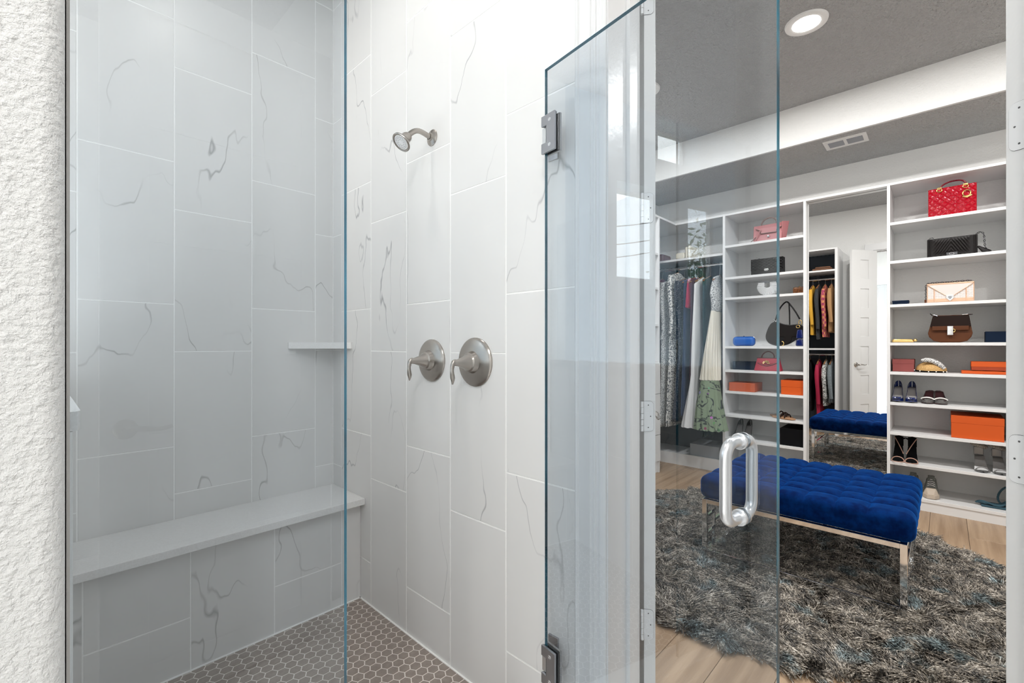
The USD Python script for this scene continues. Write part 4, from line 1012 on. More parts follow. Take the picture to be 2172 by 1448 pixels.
def pump(name, label, y, z, x, rz, up_mat, in_mat, heel=0.095, L=0.175, wd=0.037, counter=0.055, vamp=0.30, bow=None, group=None, sole_mat="black_suede", strap=None, heel_r=0.006, closed=True):
    """A shoe with its toe towards the viewer."""
    s_ = item(name, label, "shoe", y, z + 0.0005, x, group, rz)
    t_ = np.linspace(0, 1, 26)
    yc = t_ * L
    zc = np.interp(t_, [0, 0.12, 0.36, 0.55, 0.78, 1.0], [0.006, 0.003, 0.003, heel * 0.42, heel * 0.93, heel])
    hw = np.interp(t_, [0, 0.06, 0.18, 0.34, 0.6, 0.85, 0.95, 1.0], [0.004, wd * 0.55, wd * 0.88, wd, wd * 0.78, wd * 0.66, wd * 0.46, 0.005])
    ring = lambda k, dz: [np.array([-hw[k], yc[k], zc[k] + dz]), np.array([hw[k], yc[k], zc[k] + dz])]
    V, Fc = [], []
    for k in range(26):
        V += ring(k, 0.004) + ring(k, 0.0)
    for k in range(25):
        a = 4 * k
        Fc += [[a, a + 1, a + 5], [a, a + 5, a + 4], [a + 2, a + 7, a + 3], [a + 2, a + 6, a + 7], [a, a + 6, a + 2], [a, a + 4, a + 6], [a + 1, a + 3, a + 7], [a + 1, a + 7, a + 5]]
    s_.part("insole", tm(V, Fc), in_mat, 40)
    # side walls
    hh = np.interp(t_, [0, 0.1, vamp, vamp + 0.1, 0.6, 0.85, 1.0], [0.012, 0.022, 0.034, 0.022, 0.018, counter * 0.55, counter]) if closed else np.zeros(26)
    if closed:
        V, Fc = [], []
        loop = [(-1, k) for k in range(25, -1, -1)] + [(1, k) for k in range(26)]
        for sg, k in loop:
            V += [np.array([sg * hw[k], yc[k], zc[k]]), np.array([sg * max(hw[k] * 0.93, 0.003), yc[k], zc[k] + hh[k]]), np.array([sg * max(hw[k] - 0.0025, 0.001) * 0.93, yc[k], zc[k] + hh[k]]), np.array([sg * max(hw[k] - 0.0025, 0.001), yc[k], zc[k] + 0.003])]
        n_ = len(loop)
        for k in range(n_ - 1):
            for c_ in range(4):
                p_, q_ = 4 * k + c_, 4 * k + (c_ + 1) % 4
                Fc += [[p_, q_, q_ + 4], [p_, q_ + 4, p_ + 4]]
        s_.part("upper", tm(V, Fc), up_mat, 40)
        kk = [k for k in range(26) if t_[k] <= vamp]
        s_.part("vamp", hull([(sg * hw[k] * 0.9, yc[k], zc[k] + 0.004, 0.002) for k in kk for sg in (-1, 1)] + [(sg * hw[k] * 0.35, yc[k], zc[k] + hh[k] * 0.95, 0.002) for k in kk for sg in (-1, 1)], 0.002, 6), up_mat, 50)
    else:
        s_.part("toe_strap", tube([(wd * 1.0 * math.cos(q), L * 0.14 - 0.012 * math.sin(q) * 0, 0.004 + 0.030 * math.sin(q)) for q in np.linspace(0, PI, 16)], 0.0035, 8), strap or up_mat, 50)
    s_.part("heel", hull([(0, L * 0.90, 0.001 + heel_r, heel_r), (-wd * 0.4, L * 0.84, heel - 0.006, 0.005), (wd * 0.4, L * 0.84, heel - 0.006, 0.005), (0, L * 0.97, heel - 0.006, 0.006)], 0.005), sole_mat, 40)
    if bow:
        s_.part("bow", cat(hull([(-0.022, -0.004, 0.030, 0.004), (0, 0.0, 0.030, 0.004), (-0.020, 0.0, 0.040, 0.003)], 0.003), hull([(0.022, -0.004, 0.030, 0.004), (0, 0.0, 0.030, 0.004), (0.020, 0.0, 0.040, 0.003)], 0.003), mv(trimesh.creation.icosphere(1, 0.006), 0, -0.003, 0.032)), bow, 50)
    return s_


z = SH_R[5]
for y, wch in ((0.262, "left"), (0.182, "right")):
    pump("shoe", "navy patent pointed pump with a bow, %s of its pair" % wch, y, z, 4.53, 0, "navy_patent", "gray_insole", heel=0.105, counter=0.050, bow="navy_patent")
for y, wch, r_ in ((0.098, "left", -8), (0.012, "right", 8)):
    s_ = pump("shoe", "grey glitter mule with a white trim, %s of its pair" % wch, y, z, 4.55, r_, "gray_glitter", "maroon_insole", heel=0.085, L=0.165, counter=0.006, vamp=0.36)
    s_.part("trim", tube(spline([(-0.036, 0.05, 0.030), (-0.018, 0.045, 0.041), (0.0, 0.042, 0.044), (0.018, 0.045, 0.041), (0.036, 0.05, 0.030)], 14), 0.0055, 8), "pearl", 60, label="white beaded trim")
z = SH_R[6]
lidded_box("box", "big bright orange lidded box on the right-hand unit", 0.262, 0.158, 0.30, 0.052, "orange_card", "orange_card", -0.165, z, 4.535)
z = SH_R[7]
for y, wch, mir in ((0.258, "left", 1), (0.180, "right", -1)):
    s_ = pump("shoe", "black strappy high-heeled sandal with a nude toe strap, %s of its pair" % wch, y, z, 4.53, 0, "black_suede", "black_suede", heel=0.10, L=0.17, wd=0.036, counter=0.05, closed=False, strap="nude_leather")
    s_.part("sole_rim", tube([(0.037 * math.cos(q) , 0.03 + 0.045 * -math.sin(q) * -1 - 0.02, 0.005) for q in np.linspace(PI, 2 * PI, 14)], 0.003, 6), "nude_leather", 50)
    s_.part("heel_cup", hull([(sx * 0.022, 0.165, zz, 0.004) for sx in (-1, 1) for zz in (0.10, 0.165)] + [(0, 0.178, 0.10, 0.004), (0, 0.178, 0.17, 0.004)], 0.004), "black_suede", 50)
    s_.part("ankle_strap", tube(spline([(mir * -0.026, 0.14, 0.165), (0.0, 0.10, 0.12), (mir * 0.030, 0.06, 0.055)], 12), 0.003, 8), "nude_leather", 50)
    s_.part("knot", hull([(mir * 0.024, 0.15, 0.155, 0.006), (mir * 0.036, 0.145, 0.162, 0.004)], 0.004), "black_suede", 50)
for y, wch in ((-0.195, "left"), (-0.285, "right")):
    s_ = pump("shoe", "silver high-heeled sandal with a crystal ankle cuff, %s of its pair" % wch, y, z, 4.535, 6, "silver_leather", "silver_leather", heel=0.10, L=0.17, wd=0.036, counter=0.05, closed=False, strap="silver_leather", sole_mat="silver_leather")
    s_.part("heel_cup", hull([(sx * 0.022, 0.16, zz, 0.004) for sx in (-1, 1) for zz in (0.10, 0.150)] + [(0, 0.176, 0.10, 0.004), (0, 0.176, 0.155, 0.004)], 0.004), "silver_leather", 50)
    a_ = np.arange(18) / 18 * 2 * PI
    s_.part("ankle_cuff", tube([(0.034 * math.cos(q), 0.15 + 0.030 * math.sin(q), 0.168 - 0.010 * math.cos(q)) for q in a_], 0.014, 10, True), "crystal_cuff", 60, label="sparkling crystal cuff")
z = SH_R[8]


def sneaker(y, x, lab, rz):
    s_ = item("sneaker", lab, "shoe", y, z + 0.0005, x, None, rz)
    s_.part("sole", hull([(sx * w_, yy, zz, 0.006) for yy, w_ in ((0.004, 0.020), (0.04, 0.040), (0.12, 0.038), (0.24, 0.028)) for sx in (-1, 1) for zz in (0.006, 0.026)], 0.006), "sneaker_sand", 50)
    s_.part("toe_cap", hull([(sx * w_, yy, zz, 0.008) for yy, w_, zz in ((0.006, 0.014, 0.03), (0.03, 0.034, 0.03), (0.075, 0.034, 0.03), (0.055, 0.022, 0.062), (0.03, 0.018, 0.050)) for sx in (-1, 1)], 0.008), "sneaker_sand", 60, label="sand suede toe cap")
    s_.part("upper", hull([(sx * w_, yy, zz, 0.008) for yy, w_, zz in ((0.06, 0.036, 0.032), (0.24, 0.026, 0.032), (0.08, 0.022, 0.078), (0.13, 0.020, 0.115), (0.22, 0.018, 0.105)) for sx in (-1, 1)], 0.008), "sneaker_mesh", 60)
    s_.part("tongue", hull([(sx * 0.014, yy, zz, 0.005) for yy, zz in ((0.10, 0.11), (0.125, 0.145)) for sx in (-1, 1)], 0.005), "sneaker_mesh", 60)
    s_.part("lace", cat([tube(spline([(-0.020, 0.075 + k * 0.012, 0.080 + k * 0.011), (0, 0.068 + k * 0.012, 0.090 + k * 0.011), (0.020, 0.075 + k * 0.012, 0.080 + k * 0.011)], 8), 0.0025, 6) for k in range(5)]), "white_cloth", 60)


sneaker(0.072, 4.54, "grey and sand sneaker beside the ottoman, right of its pair", 0)
sneaker(0.174, 4.56, "grey and sand sneaker half hidden behind the ottoman, left of its pair", 0)
b = item("sandal", "teal rope sandal at the right end of the lowest shelf", "shoe", -0.232, z + 0.006, 4.60)
for k in range(4):
    b.part("rope", tube(spline([(-0.07 + 0.01 * k, 0.02, 0.012), (-0.03, 0.0, 0.030 - 0.004 * k), (0.02, -0.01 + 0.01 * k, 0.016), (0.075, 0.02, 0.034 + 0.004 * k)], 16), 0.006, 8), "teal_cord", 60)
b.part("ankle_loop", tube(spline([(0.055, 0.05, 0.02), (0.05, 0.06, 0.10), (0.075, 0.06, 0.135), (0.085, 0.05, 0.03)], 16), 0.006, 8), "teal_cord", 60)
b.part("sole", rb(-0.045, -0.012, -0.005, 0.08, 0.10, 0.008, 0.004), "teal_cord", 50)

# left bay --------------------------------------------------------
z = SH_L[0]
b = item("handbag", "dusty pink trapeze handbag with an arched handle on the left unit's top shelf", "handbag", 1.155, z, 4.58, rz=4)
b.part("body", hull([(-0.118, 0.004, 0.005), (0.10, 0.004, 0.005), (-0.124, 0.05, 0.155), (0.098, 0.05, 0.162), (-0.118, 0.12, 0.005), (0.10, 0.12, 0.005), (-0.124, 0.075, 0.155), (0.098, 0.075, 0.162)], 0.005), "pink_leather", 40)
b.part("flap", hull([(-0.085, 0.042, 0.155, 0.003), (0.085, 0.042, 0.158, 0.003), (-0.060, 0.012, 0.078, 0.003), (0.060, 0.012, 0.078, 0.003), (-0.10, 0.026, 0.128, 0.003), (0.10, 0.026, 0.128, 0.003)], 0.003), "pink_leather", 40)
b.part("flap_edge", tube([(-0.105, 0.018, 0.126), (-0.066, 0.010, 0.105), (-0.062, 0.006, 0.078), (0.062, 0.006, 0.078), (0.066, 0.010, 0.105), (0.105, 0.018, 0.126)], 0.003, 8), "taupe_leather", 50)
b.part("belt_end", tube([(-0.062, 0.004, 0.115), (-0.09, -0.004, 0.05), (-0.108, -0.006, 0.004)], 0.0045, 8), "pink_leather", 50)
b.part("belt_end", tube([(-0.10, 0.0, 0.05), (-0.128, -0.006, 0.02), (-0.145, -0.008, 0.004)], 0.003, 8), "taupe_leather", 50)
b.part("wing", hull([(0.10, 0.03, 0.006, 0.004), (0.122, 0.075, 0.006, 0.004), (0.105, 0.02, 0.165, 0.004), (0.150, 0.07, 0.168, 0.004)], 0.004), "pink_leather", 40)
b.part("handle", tube(spline([(-0.066, 0.05, 0.158), (-0.050, 0.05, 0.198), (0.0, 0.05, 0.222), (0.045, 0.05, 0.205), (0.058, 0.05, 0.165)], 22), 0.0062, 10), "taupe_leather", 60)
b.part("stud", lathe([(0, 0.003), (0.010, 0.002), (0.011, 0)], 14, (0.0, -0.001, 0.045), (0, -1, 0)), "silver", 40)

z = SH_L[1]
b = item("handbag", "black diamond-quilted flap handbag with a silver emblem clasp", "handbag", 1.165, z, 4.565)
w, h = 0.262, 0.150


def diamonds(u, v):
    k = 7
    d1 = np.abs(((u * k + v * k * 0.6) % 1) - 0.5); d2 = np.abs(((u * k - v * k * 0.6) % 1) - 0.5)
    return 0.0065 - 0.0055 * np.maximum(np.exp(-((0.5 - d1) / 0.13) ** 2), np.exp(-((0.5 - d2) / 0.13) ** 2))


b.part("body", hull([(sx * (w / 2 - 0.006), yy, zz, 0.006) for sx in (-1, 1) for yy, zz in ((0.008, 0.006), (0.075, 0.006), (0.012, h - 0.008), (0.07, h - 0.008))], 0.006), "black_leather", 40)
b.part("flap", relief(w - 0.002, h - 0.045, 120, 60, diamonds, 0.006, (0, 0.002, 0.040)), "black_leather", 40)
c = b.part("clasp", rb(-0.012, -0.010, 0.036, 0.012, -0.004, 0.048, 0.002), "silver", 40)
for sx, a0 in ((-0.006, 0.7), (0.006, PI + 0.7)):
    b.part("emblem", tube([(sx + 0.010 * math.cos(a), -0.010, 0.042 + 0.010 * math.sin(a)) for a in np.linspace(a0, a0 + 2 * PI - 1.4, 16)], 0.0024, 6), "silver", 40, label="two interlocked open rings", parent=c)
b.part("chain", chain(spline([(-0.105, 0.03, h), (-0.09, 0.03, h + 0.012), (-0.07, 0.03, h + 0.004)], 8)), "silver", 40)

z = SH_L[2]
b = item("handbag", "white fan-shaped slatted clutch bag with a square opening", "handbag", 1.163, z, 4.57)
R = 0.082
for k in range(27):
    a = PI + (k + 0.5) / 27 * PI
    p0 = (0.026 * math.cos(a), 0.0, 0.085 + 0.014 * math.sin(a)); p1 = (R * math.cos(a), 0.0, 0.0855 + R * math.sin(a))
    b.part("spoke", cat([hull([(p0[0], yy, p0[2], 0.0012), (p1[0], yy, max(p1[2], 0.003), 0.0030)], 0.002, 6) for yy in (0.004, 0.075)]), "acrylic_white", 40)
for sx in (-1, 1):
    b.part("side_slat", [rb(sx * 0.022, yy - 0.003, 0.088 + q * 0.012, sx * (R - 0.002 - 0.004 * q), yy + 0.003, 0.096 + q * 0.012, 0.001, 4) for q in range(3) for yy in (0.004, 0.075)], "acrylic_white", 30)
b.part("top_bar", [rb(-0.072, 0.0, 0.122, 0.072, 0.010, 0.132, 0.002), rb(-0.072, 0.069, 0.122, 0.072, 0.079, 0.132, 0.002)], "box_gray", 40)
b.part("base_rod", tube([(-0.03, 0.004, 0.009), (-0.03, 0.075, 0.009)], 0.003, 8), "acrylic_white", 40)
b = item("clutch", "small brown crocodile clutch beside the white fan-shaped bag", "clutch", 0.925, z, 4.62)
b.part("body", hull([(sx * 0.035, yy, zz, 0.012) for sx in (-1, 1) for yy in (0.012, 0.055) for zz in (0.012, 0.050)], 0.012), "croc_brown", 50)
b.part("clasp", mv(trimesh.creation.icosphere(1, 0.006), 0.0, 0.03, 0.066), "gold", 50)

z = SH_L[3]
b = item("clutch", "cobalt blue woven clutch with rounded ends", "clutch", 1.368, z + 0.003, 4.575)
b.part("body", hull([(sx * 0.066, yy, zz, 0.030) for sx in (-1, 1) for yy in (0.03, 0.045) for zz in (0.030, 0.056)], 0.030, 16), "cobalt_straw", 50)
b.part("rim", tube([(0.066 * sx_ + 0.031 * math.cos(q), 0.037, 0.043 + (0.013 if math.sin(q) > 0 else -0.013) + 0.030 * math.sin(q)) for sx_, q0 in ((1, -PI / 2), (-1, PI / 2)) for q in np.linspace(q0, q0 + PI, 10)], 0.002, 6, True), "navy_patent", 50)
b.part("clasp", mv(trimesh.creation.icosphere(1, 0.006), 0.0, 0.035, 0.089), "navy_patent", 50)

b = item("handbag", "black saddle bag with a looped strap and gold ring", "handbag", 1.022, z, 4.56)
sp = [(-0.100, 0.205), (-0.062, 0.212), (-0.02, 0.196), (0.06, 0.184), (0.125, 0.180), (0.140, 0.150), (0.140, 0.105), (0.085, 0.060), (0.030, 0.022), (-0.02, 0.009), (-0.080, 0.012), (-0.125, 0.034), (-0.146, 0.075), (-0.136, 0.135), (-0.118, 0.180)]
sp = spline(np.array([(x_, 0, z_) for x_, z_ in sp + sp[:1]]), 60)[:-1]
po = Polygon(sp[:, [0, 2]]).buffer(0)
po = po.geoms[0] if hasattr(po, "geoms") else po
b.part("body", cat(ext(po, 0.05, "xz", (0, 0.006, 0)), tube([(x_, 0.008, z_) for x_, z_ in po.exterior.coords[:-1]], 0.005, 8, True)), "black_leather", 40)
b.part("flap", ext(po.intersection(sbox(-0.2, 0.085, 0.2, 0.3)).union(Polygon([(-0.01, 0.09), (0.06, 0.09), (0.035, 0.0), (0.005, 0.0)]).intersection(po.buffer(-0.004))).buffer(-0.003).buffer(0.002), 0.005, "xz", (0, 0.0, 0)) if True else None, "charcoal_leather", 40)
b.part("strap", tube(spline([(-0.085, 0.02, 0.21), (-0.055, 0.02, 0.30), (-0.005, 0.02, 0.382), (0.012, 0.02, 0.392), (0.035, 0.02, 0.372), (0.075, 0.02, 0.31), (0.112, 0.02, 0.235)], 30), 0.0062, 8), "black_leather", 60)
b.part("strap", tube([(0.030, 0.024, 0.38), (0.034, 0.024, 0.30), (0.036, 0.02, 0.18)], 0.0055, 8), "black_leather", 60)
b.part("gold_ring", [tube([(0.118 + 0.012 * math.cos(q), 0.01, 0.205 + 0.020 * math.sin(q)) for q in np.arange(16) / 16 * 2 * PI], 0.0032, 8, True), tube([(0.104 + 0.014 * math.cos(q), -0.002, 0.170 + 0.012 * math.sin(q)) for q in np.arange(16) / 16 * 2 * PI], 0.003, 8, True)], "gold", 50)
b.part("ring", tube([(-0.085 + 0.010 * math.cos(q), 0.015, 0.222 + 0.010 * math.sin(q)) for q in np.arange(14) / 14 * 2 * PI], 0.0028, 8, True), "silver", 50)
b.part("stirrup", tube([(-0.016 + 0.012 * math.cos(q), -0.006, 0.024 + 0.018 * math.sin(q)) for q in np.linspace(-1.7, 1.9, 14)], 0.004, 8), "gold", 50, label="gold stirrup clasp")
solo("key_charm", mv(cat(hull([(-0.012, 0, 0.135, 0.008), (0.012, 0, 0.135, 0.008), (-0.018, 0, 0.075, 0.010), (0.018, 0, 0.075, 0.010)], 0.008), hull([(-0.016, 0, 0.05, 0.010), (0.016, 0, 0.05, 0.010), (-0.020, 0, 0.012, 0.011), (0.020, 0, 0.012, 0.011)], 0.008)), 4.53, 0.900, z + 0.0005, rz=-PI / 2), "navy_patent", "dark glossy charm hanging at the saddle bag's right end", "charm", smooth=50)

z = SH_L[4]
lidded_box("box", "dark slate flat box behind the raspberry handbag", 0.20, 0.080, 0.16, 0.0, "navy_card", "navy_card", 1.378, z, 4.63)
b = item("handbag", "raspberry red trapeze handbag with gold turn-lock and dark handle", "handbag", 1.158, z, 4.55)
b.part("body", hull([(-0.104, 0.004, 0.004), (0.104, 0.004, 0.004), (-0.086, 0.035, 0.110), (0.086, 0.035, 0.110), (-0.104, 0.085, 0.004), (0.104, 0.085, 0.004), (-0.086, 0.055, 0.110), (0.086, 0.055, 0.110)], 0.004), "raspberry_leather", 35)
b.part("flap", hull([(-0.086, 0.030, 0.112, 0.003), (0.086, 0.030, 0.112, 0.003), (-0.080, 0.020, 0.074, 0.002), (0.080, 0.020, 0.074, 0.002), (0, 0.012, 0.062, 0.002)], 0.003), "raspberry_leather", 35)
b.part("flap_edge", tube(spline([(-0.082, 0.017, 0.072), (-0.04, 0.012, 0.050), (0, 0.008, 0.045), (0.04, 0.012, 0.055), (0.082, 0.017, 0.078)], 16), 0.003, 8), "burgundy_leather", 50)
b.part("top_trim", rb(-0.090, 0.026, 0.110, 0.090, 0.060, 0.118, 0.003), "burgundy_leather", 40)
b.part("handle", tube(spline([(-0.054, 0.045, 0.114), (-0.045, 0.045, 0.148), (0, 0.045, 0.174), (0.036, 0.045, 0.158), (0.046, 0.045, 0.116)], 20), 0.0058, 10), "burgundy_leather", 60)
b.part("turn_lock", [rb(-0.022, 0.002, 0.078, 0.014, 0.012, 0.090, 0.002), rb(-0.010, -0.001, 0.072, -0.002, 0.010, 0.098, 0.002), tube([(-0.030 + 0.007 * math.cos(q), 0.006, 0.074 + 0.007 * math.sin(q)) for q in np.arange(12) / 12 * 2 * PI], 0.0025, 6, True), rb(0.000, -0.001, 0.066, 0.022, 0.008, 0.074, 0.002)], "gold", 40, label="gold turn-lock")
z = SH_L[5]
lidded_box("box", "low dusty orange box on the left unit below the raspberry handbag", 0.226, 0.082, 0.24, 0.0, "rust_card", "rust_card", 1.368, z, 4.54)
lidded_box("box", "bright orange lidded box beside the mirror on the left unit", 0.170, 0.124, 0.22, 0.058, "orange_card", "orange_card", 0.960, z, 4.54)
z = SH_L[6]
for y, x, wch in ((0.985, 4.625, "left"), (0.945, 4.535, "right")):
    s_ = item("sandal", "tan leather flat sandal on the left unit, %s of its pair" % wch, "shoe", y, z + 0.0005, x, None, 62)
    s_.part("sole", hull([(sx * w_, yy, 0.008, 0.007) for yy, w_ in ((0.005, 0.020), (0.05, 0.034), (0.12, 0.024), (0.19, 0.026)) for sx in (-1, 1)], 0.007), "tan_leather", 50)
    s_.part("strap", tube([(0.036 * math.cos(q), 0.06, 0.010 + 0.036 * math.sin(q)) for q in np.linspace(0, PI, 14)], 0.005, 8), "dark_brown_leather", 50)
    s_.part("strap", tube([(0.034 * math.cos(q), 0.10, 0.010 + 0.042 * math.sin(q)) for q in np.linspace(0, PI, 14)], 0.005, 8), "dark_brown_leather", 50)
z = SH_L[7]
for y, wch in ((1.425, "left"), (1.345, "right")):
    pump("shoe", "slate pointed pump on the left unit, %s of its pair" % wch, y, z, 4.56, 0, "charcoal_leather", "gray_insole", heel=0.11, counter=0.055)
lidded_box("box", "big black box beside the mirror on the left unit", 0.182, 0.150, 0.30, 0.0, "black_card", "black_card", 0.964, z, 4.54)

# ------------------------------------------------------------------ tufted ottoman
OX0, OX1, OY0, OY1 = 2.66, 3.52, 0.092, 1.035
ot = Thing("ottoman", "tufted royal blue velvet ottoman on a chrome frame", "ottoman", ((OX0 + OX1) / 2, (OY0 + OY1) / 2, 0.05))
YL = np.array([0.26, 0.387, 0.514, 0.640, 0.767, 0.894]); XL = np.array([2.815, 2.935, 3.06, 3.19, 3.335])
lo, hi, rr = np.array([OX0, OY0, 0.366]), np.array([OX1, OY1, 0.498]), 0.045
faces_v, faces_f, cnt = [], [], 0
gx, gy, gz = np.linspace(0, 1, 190), np.linspace(0, 1, 210), np.linspace(0, 1, 24)
for axis in range(3):
    for side in (0, 1):
        g_ = [gx, gy, gz]; a_, b_ = [k for k in range(3) if k != axis]
        A, B = np.meshgrid(g_[a_], g_[b_], indexing="ij")
        Pp = np.zeros(A.shape + (3,)); Pp[..., a_] = A; Pp[..., b_] = B; Pp[..., axis] = side
        n0, n1 = A.shape; idx = np.arange(n0 * n1).reshape(n0, n1) + cnt
        q1 = np.stack([idx[:-1, :-1], idx[1:, :-1], idx[1:, 1:], idx[:-1, 1:]], -1).reshape(-1, 4)
        if (side == 0) ^ (axis == 1):
            q1 = q1[:, ::-1]
        faces_f += [q1[:, [0, 1, 2]], q1[:, [0, 2, 3]]]
        faces_v.append(lo + Pp.reshape(-1, 3) * (hi - lo)); cnt += n0 * n1
V = np.vstack(faces_v)
inner = np.clip(V, lo + rr, hi - rr); dvec = V - inner; ln = np.linalg.norm(dvec, axis=1, keepdims=True)
N = np.where(ln > 1e-9, dvec / np.maximum(ln, 1e-9), 0)
V = inner + N * np.minimum(ln, rr)
def puff(c, lines, e0, e1):
    L = np.r_[e0, lines, e1]; k = np.clip(np.searchsorted(L, c) - 1, 0, len(L) - 2)
    a_ = np.clip((c - L[k]) / (L[k + 1] - L[k]), 0, 1)
    a_ = np.where((k == 0) & (a_ < 0.5), 0.5, a_); a_ = np.where((k == len(L) - 2) & (a_ > 0.5), 0.5, a_)
    return 1 - np.abs(2 * a_ - 1) ** 2.6


topw = np.clip(N[:, 2], 0, 1)
py_, px_ = puff(V[:, 1], YL, OY0, OY1), puff(V[:, 0], XL, OX0, OX1)
wy, wx = np.clip(1 - np.abs(N[:, 1]), 0, 1), np.clip(1 - np.abs(N[:, 0]), 0, 1)
disp = topw * 0.020 * (np.sqrt(np.clip(py_ * px_, 0, 1)) - 0.9) + (1 - topw) * 0.007 * (wy * (py_ - 0.7) * (np.abs(N[:, 0]) > 0.5) + wx * (px_ - 0.7) * (np.abs(N[:, 1]) > 0.5))
V = V + N * disp[:, None]
cush = trimesh.Trimesh(V, np.vstack(faces_f), process=True); trimesh.repair.fix_normals(cush)
ot.part("cushion", tm(cush.vertices, cush.faces), "velvet_blue", True, label="tufted blue velvet cushion", world=True)
lw = 0.027
fx0, fx1, fy0, fy1 = OX0 + 0.004, OX1 - 0.03, OY0 + 0.026, OY1 - 0.018
for x in (fx0, fx1 - lw):
    for y in (fy0, fy1 - lw):
        ot.part("leg", rb(x, y, 0.052, x + lw, y + lw, 0.366, 0.0015, 4), "chrome", 30, world=True)
zt = 0.342
ot.part("rail", rb(fx0, fy0 + lw, zt, fx0 + lw, fy1 - lw, 0.366, 0.0015, 4), "chrome", 30, world=True)
ot.part("rail", rb(fx1 - lw, fy0 + lw, zt, fx1, fy1 - lw, 0.366, 0.0015, 4), "chrome", 30, world=True)
for y in (fy0, fy1 - lw):
    ot.part("rail", rb(fx0 + lw, y, zt, fx1 - lw, y + lw, 0.366, 0.0015, 4), "chrome", 30, world=True)
    ot.part("rail", rb(fx0 + lw, y, 0.052, fx1 - lw, y + lw, 0.066, 0.0015, 4), "chrome", 30, world=True)
    for x in (fx0 + 0.14, fx1 - 0.14 - 0.015):
        ot.part("bar", rb(x, y + 0.005, 0.066, x + 0.015, y + lw - 0.005, zt, 0.001, 4), "chrome", 30, world=True)
    for zz in (0.15, 0.25):
        ot.part("bar", rb(fx0 + lw, y + 0.006, zz, fx0 + 0.14, y + lw - 0.006, zz + 0.014, 0.001, 4), "chrome", 30, world=True)
        ot.part("bar", rb(fx1 - 0.14, y + 0.006, zz, fx1 - lw, y + lw - 0.006, zz + 0.014, 0.001, 4), "chrome", 30, world=True)
    ot.part("bar", rb(fx0 + 0.155, y + 0.006, 0.20, fx1 - 0.155, y + lw - 0.006, 0.214, 0.001, 4), "chrome", 30, world=True)
ot.part("rail", rb(fx0, fy0 + lw, 0.066, fx0 + 0.008, fy1 - lw, 0.080, 0.001, 4), "chrome", 30, world=True)
ot.part("rail", rb(fx1 - 0.008, fy0 + lw, 0.052, fx1, fy1 - lw, 0.064, 0.001, 4), "chrome", 30, world=True)

# ------------------------------------------------------------------ shag rug
RC, RR = np.array([3.0, 0.745]), 1.10
rug = Thing("rug", "round grey-brown shaggy rug under the blue ottoman", "rug", (RC[0], RC[1], FZ))
ang = np.arange(96) / 96 * 2 * PI
rad = RR + 0.012 * np.sin(5 * ang) + 0.01 * np.sin(11 * ang + 1)
rug.part("backing", ext(Polygon(np.stack([(rad - 0.03) * np.cos(ang), (rad - 0.03) * np.sin(ang)], 1)), 0.010, o=(0, 0, 0.0005)), "rug_backing", False)
rs = np.random.default_rng(11)
NS = 120000
rr_ = np.sqrt(rs.uniform(0, 1, NS)); th = rs.uniform(0, 2 * PI, NS)
rmax = np.interp(th, np.r_[ang, 2 * PI], np.r_[rad, rad[0]])
px, py = rr_ * (rmax + 0.0) * np.cos(th), rr_ * rmax * np.sin(th)
P3 = np.stack([px * 4.5, py * 4.5, np.zeros(NS)], 1)
lean = (meshkit.noise(P3, 1) * 2 - 0.5) * 2 * PI
clump = np.stack([meshkit.noise(P3 * 5.0 + 31, 2) - 0.5, meshkit.noise(P3 * 5.0 + 77, 3) - 0.5], 1)
dirv = np.stack([np.cos(lean), np.sin(lean)], 1) * 0.55 + clump * 3.6 + rs.normal(0, 0.35, (NS, 2))
edge = np.clip((rr_ - 0.965) / 0.035, 0, 1)[:, None]
dirv = dirv * (1 - 0.6 * edge) + 1.1 * edge * np.stack([np.cos(th), np.sin(th)], 1)
Ls = rs.uniform(0.040, 0.064, NS)
hgt = rs.uniform(0.45, 0.9, NS) * (1 - 0.62 * edge[:, 0])
pts = np.zeros((NS, 4, 3), np.float32)
for k, s_ in enumerate((0.0, 0.35, 0.72, 1.0)):
    bend = s_ ** 1.6
    pts[:, k, 0] = px + dirv[:, 0] * Ls * bend * 0.75
    pts[:, k, 1] = py + dirv[:, 1] * Ls * bend * 0.75
    pts[:, k, 2] = 0.009 - 0.006 * edge[:, 0] + Ls * hgt * (s_ - 0.28 * s_ ** 2.5)
bc = UsdGeom.BasisCurves.Define(stage, fresh(rug.path, "pile"))
bc.CreateTypeAttr("linear")
bc.CreatePointsAttr(Vt.Vec3fArray.FromNumpy(pts.reshape(-1, 3)))
bc.CreateCurveVertexCountsAttr(Vt.IntArray.FromNumpy(np.full(NS, 4, np.int32)))
wid = (rs.uniform(0.0028, 0.0058, NS)[:, None] * np.array([1.0, 1.0, 0.9, 0.45])).astype(np.float32)
bc.CreateWidthsAttr(Vt.FloatArray.FromNumpy(wid.reshape(-1)))
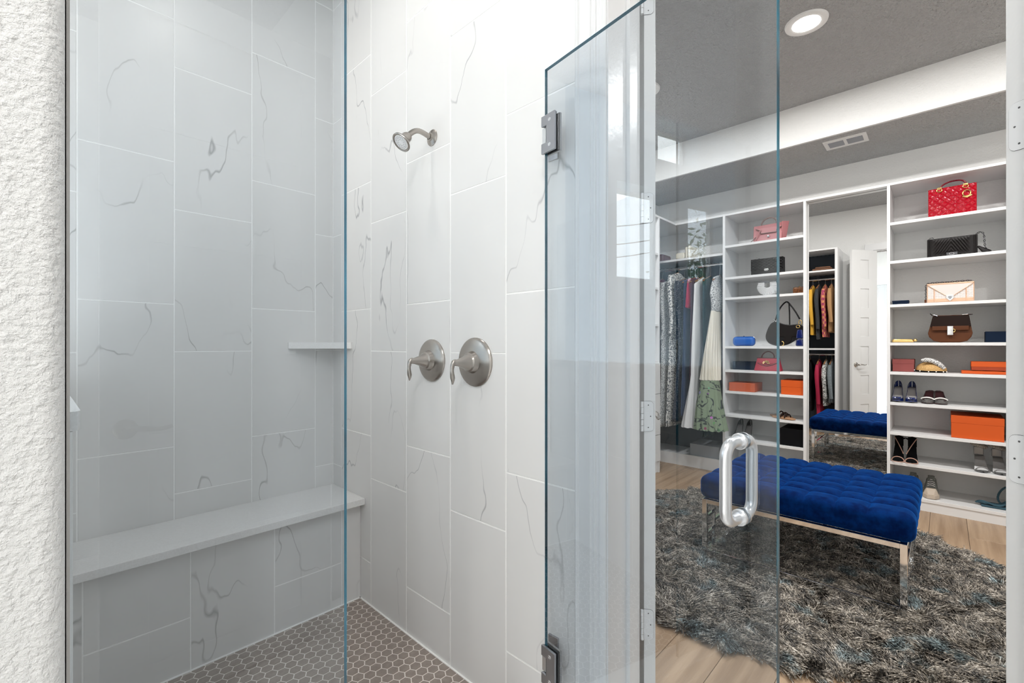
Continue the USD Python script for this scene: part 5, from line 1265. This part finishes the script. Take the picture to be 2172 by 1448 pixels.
bc.SetWidthsInterpolation("vertex")
UsdShade.MaterialBindingAPI.Apply(bc.GetPrim()).Bind(LOOKS["shag_pile"])
keys(bc.GetPrim(), kind="stuff")

# ------------------------------------------------------------------ outside the bath windows
structure("ground", bx(-14, YO + 0.02, -0.5, 8, 22, -0.3), "lawn", "added unseen lawn outside the bath windows", "ground")  # unseen ground, added to cut sky light coming from below
tr = Thing("garden_tree", "leafy tree outside the bath window, mirrored in the glass door", "tree", (-5.1, 5.2, -0.3))
tr.part("trunk", tube([(-5.1, 5.2, -0.3), (-5.12, 5.22, 1.4), (-5.15, 5.25, 2.9)], [0.06, 0.045, 0.015], 8), "bark", 40, world=True)
rl = np.random.default_rng(5); lv, lf = [], []
for k in range(1100):
    d = rl.normal(0, 1, 3) * np.array([0.34, 0.34, 0.42]); c_ = np.array([-5.12, 5.2, 2.35]) + d
    e = rl.normal(0, 1, 3); e /= np.linalg.norm(e); f_ = np.cross(e, rl.normal(0, 1, 3)); f_ /= np.linalg.norm(f_); L_ = rl.uniform(0.05, 0.09)
    b0 = len(lv); lv += [c_ - e * L_, c_ + f_ * L_ * 0.35 + np.cross(e, f_) * 0.006, c_ + e * L_, c_ - f_ * L_ * 0.35 + np.cross(e, f_) * 0.006, c_ - np.cross(e, f_) * 0.004]
    lf += [[b0, b0 + 1, b0 + 2], [b0, b0 + 2, b0 + 3], [b0, b0 + 4, b0 + 1], [b0 + 1, b0 + 4, b0 + 2], [b0 + 2, b0 + 4, b0 + 3], [b0 + 3, b0 + 4, b0]]
tr.part("leaves", tm(lv, lf), "leaf_green", False, kind="stuff", world=True)
for k, (za, zb) in enumerate(((3.15, 3.35), (3.45, 3.60), (3.9, 4.2))):
    solo("power_cable", tube(spline([(-7, 8.0, za + 0.5), (-4, 8.0, za), (0.5, 8.0, zb), (4, 8.0, zb + 0.6)], 24), 0.012, 6), "cable_black", ("lowest", "middle", "highest")[k] + " of the three black overhead cables outside the bath windows", "cable", group="overhead cables outside the windows", smooth=50)
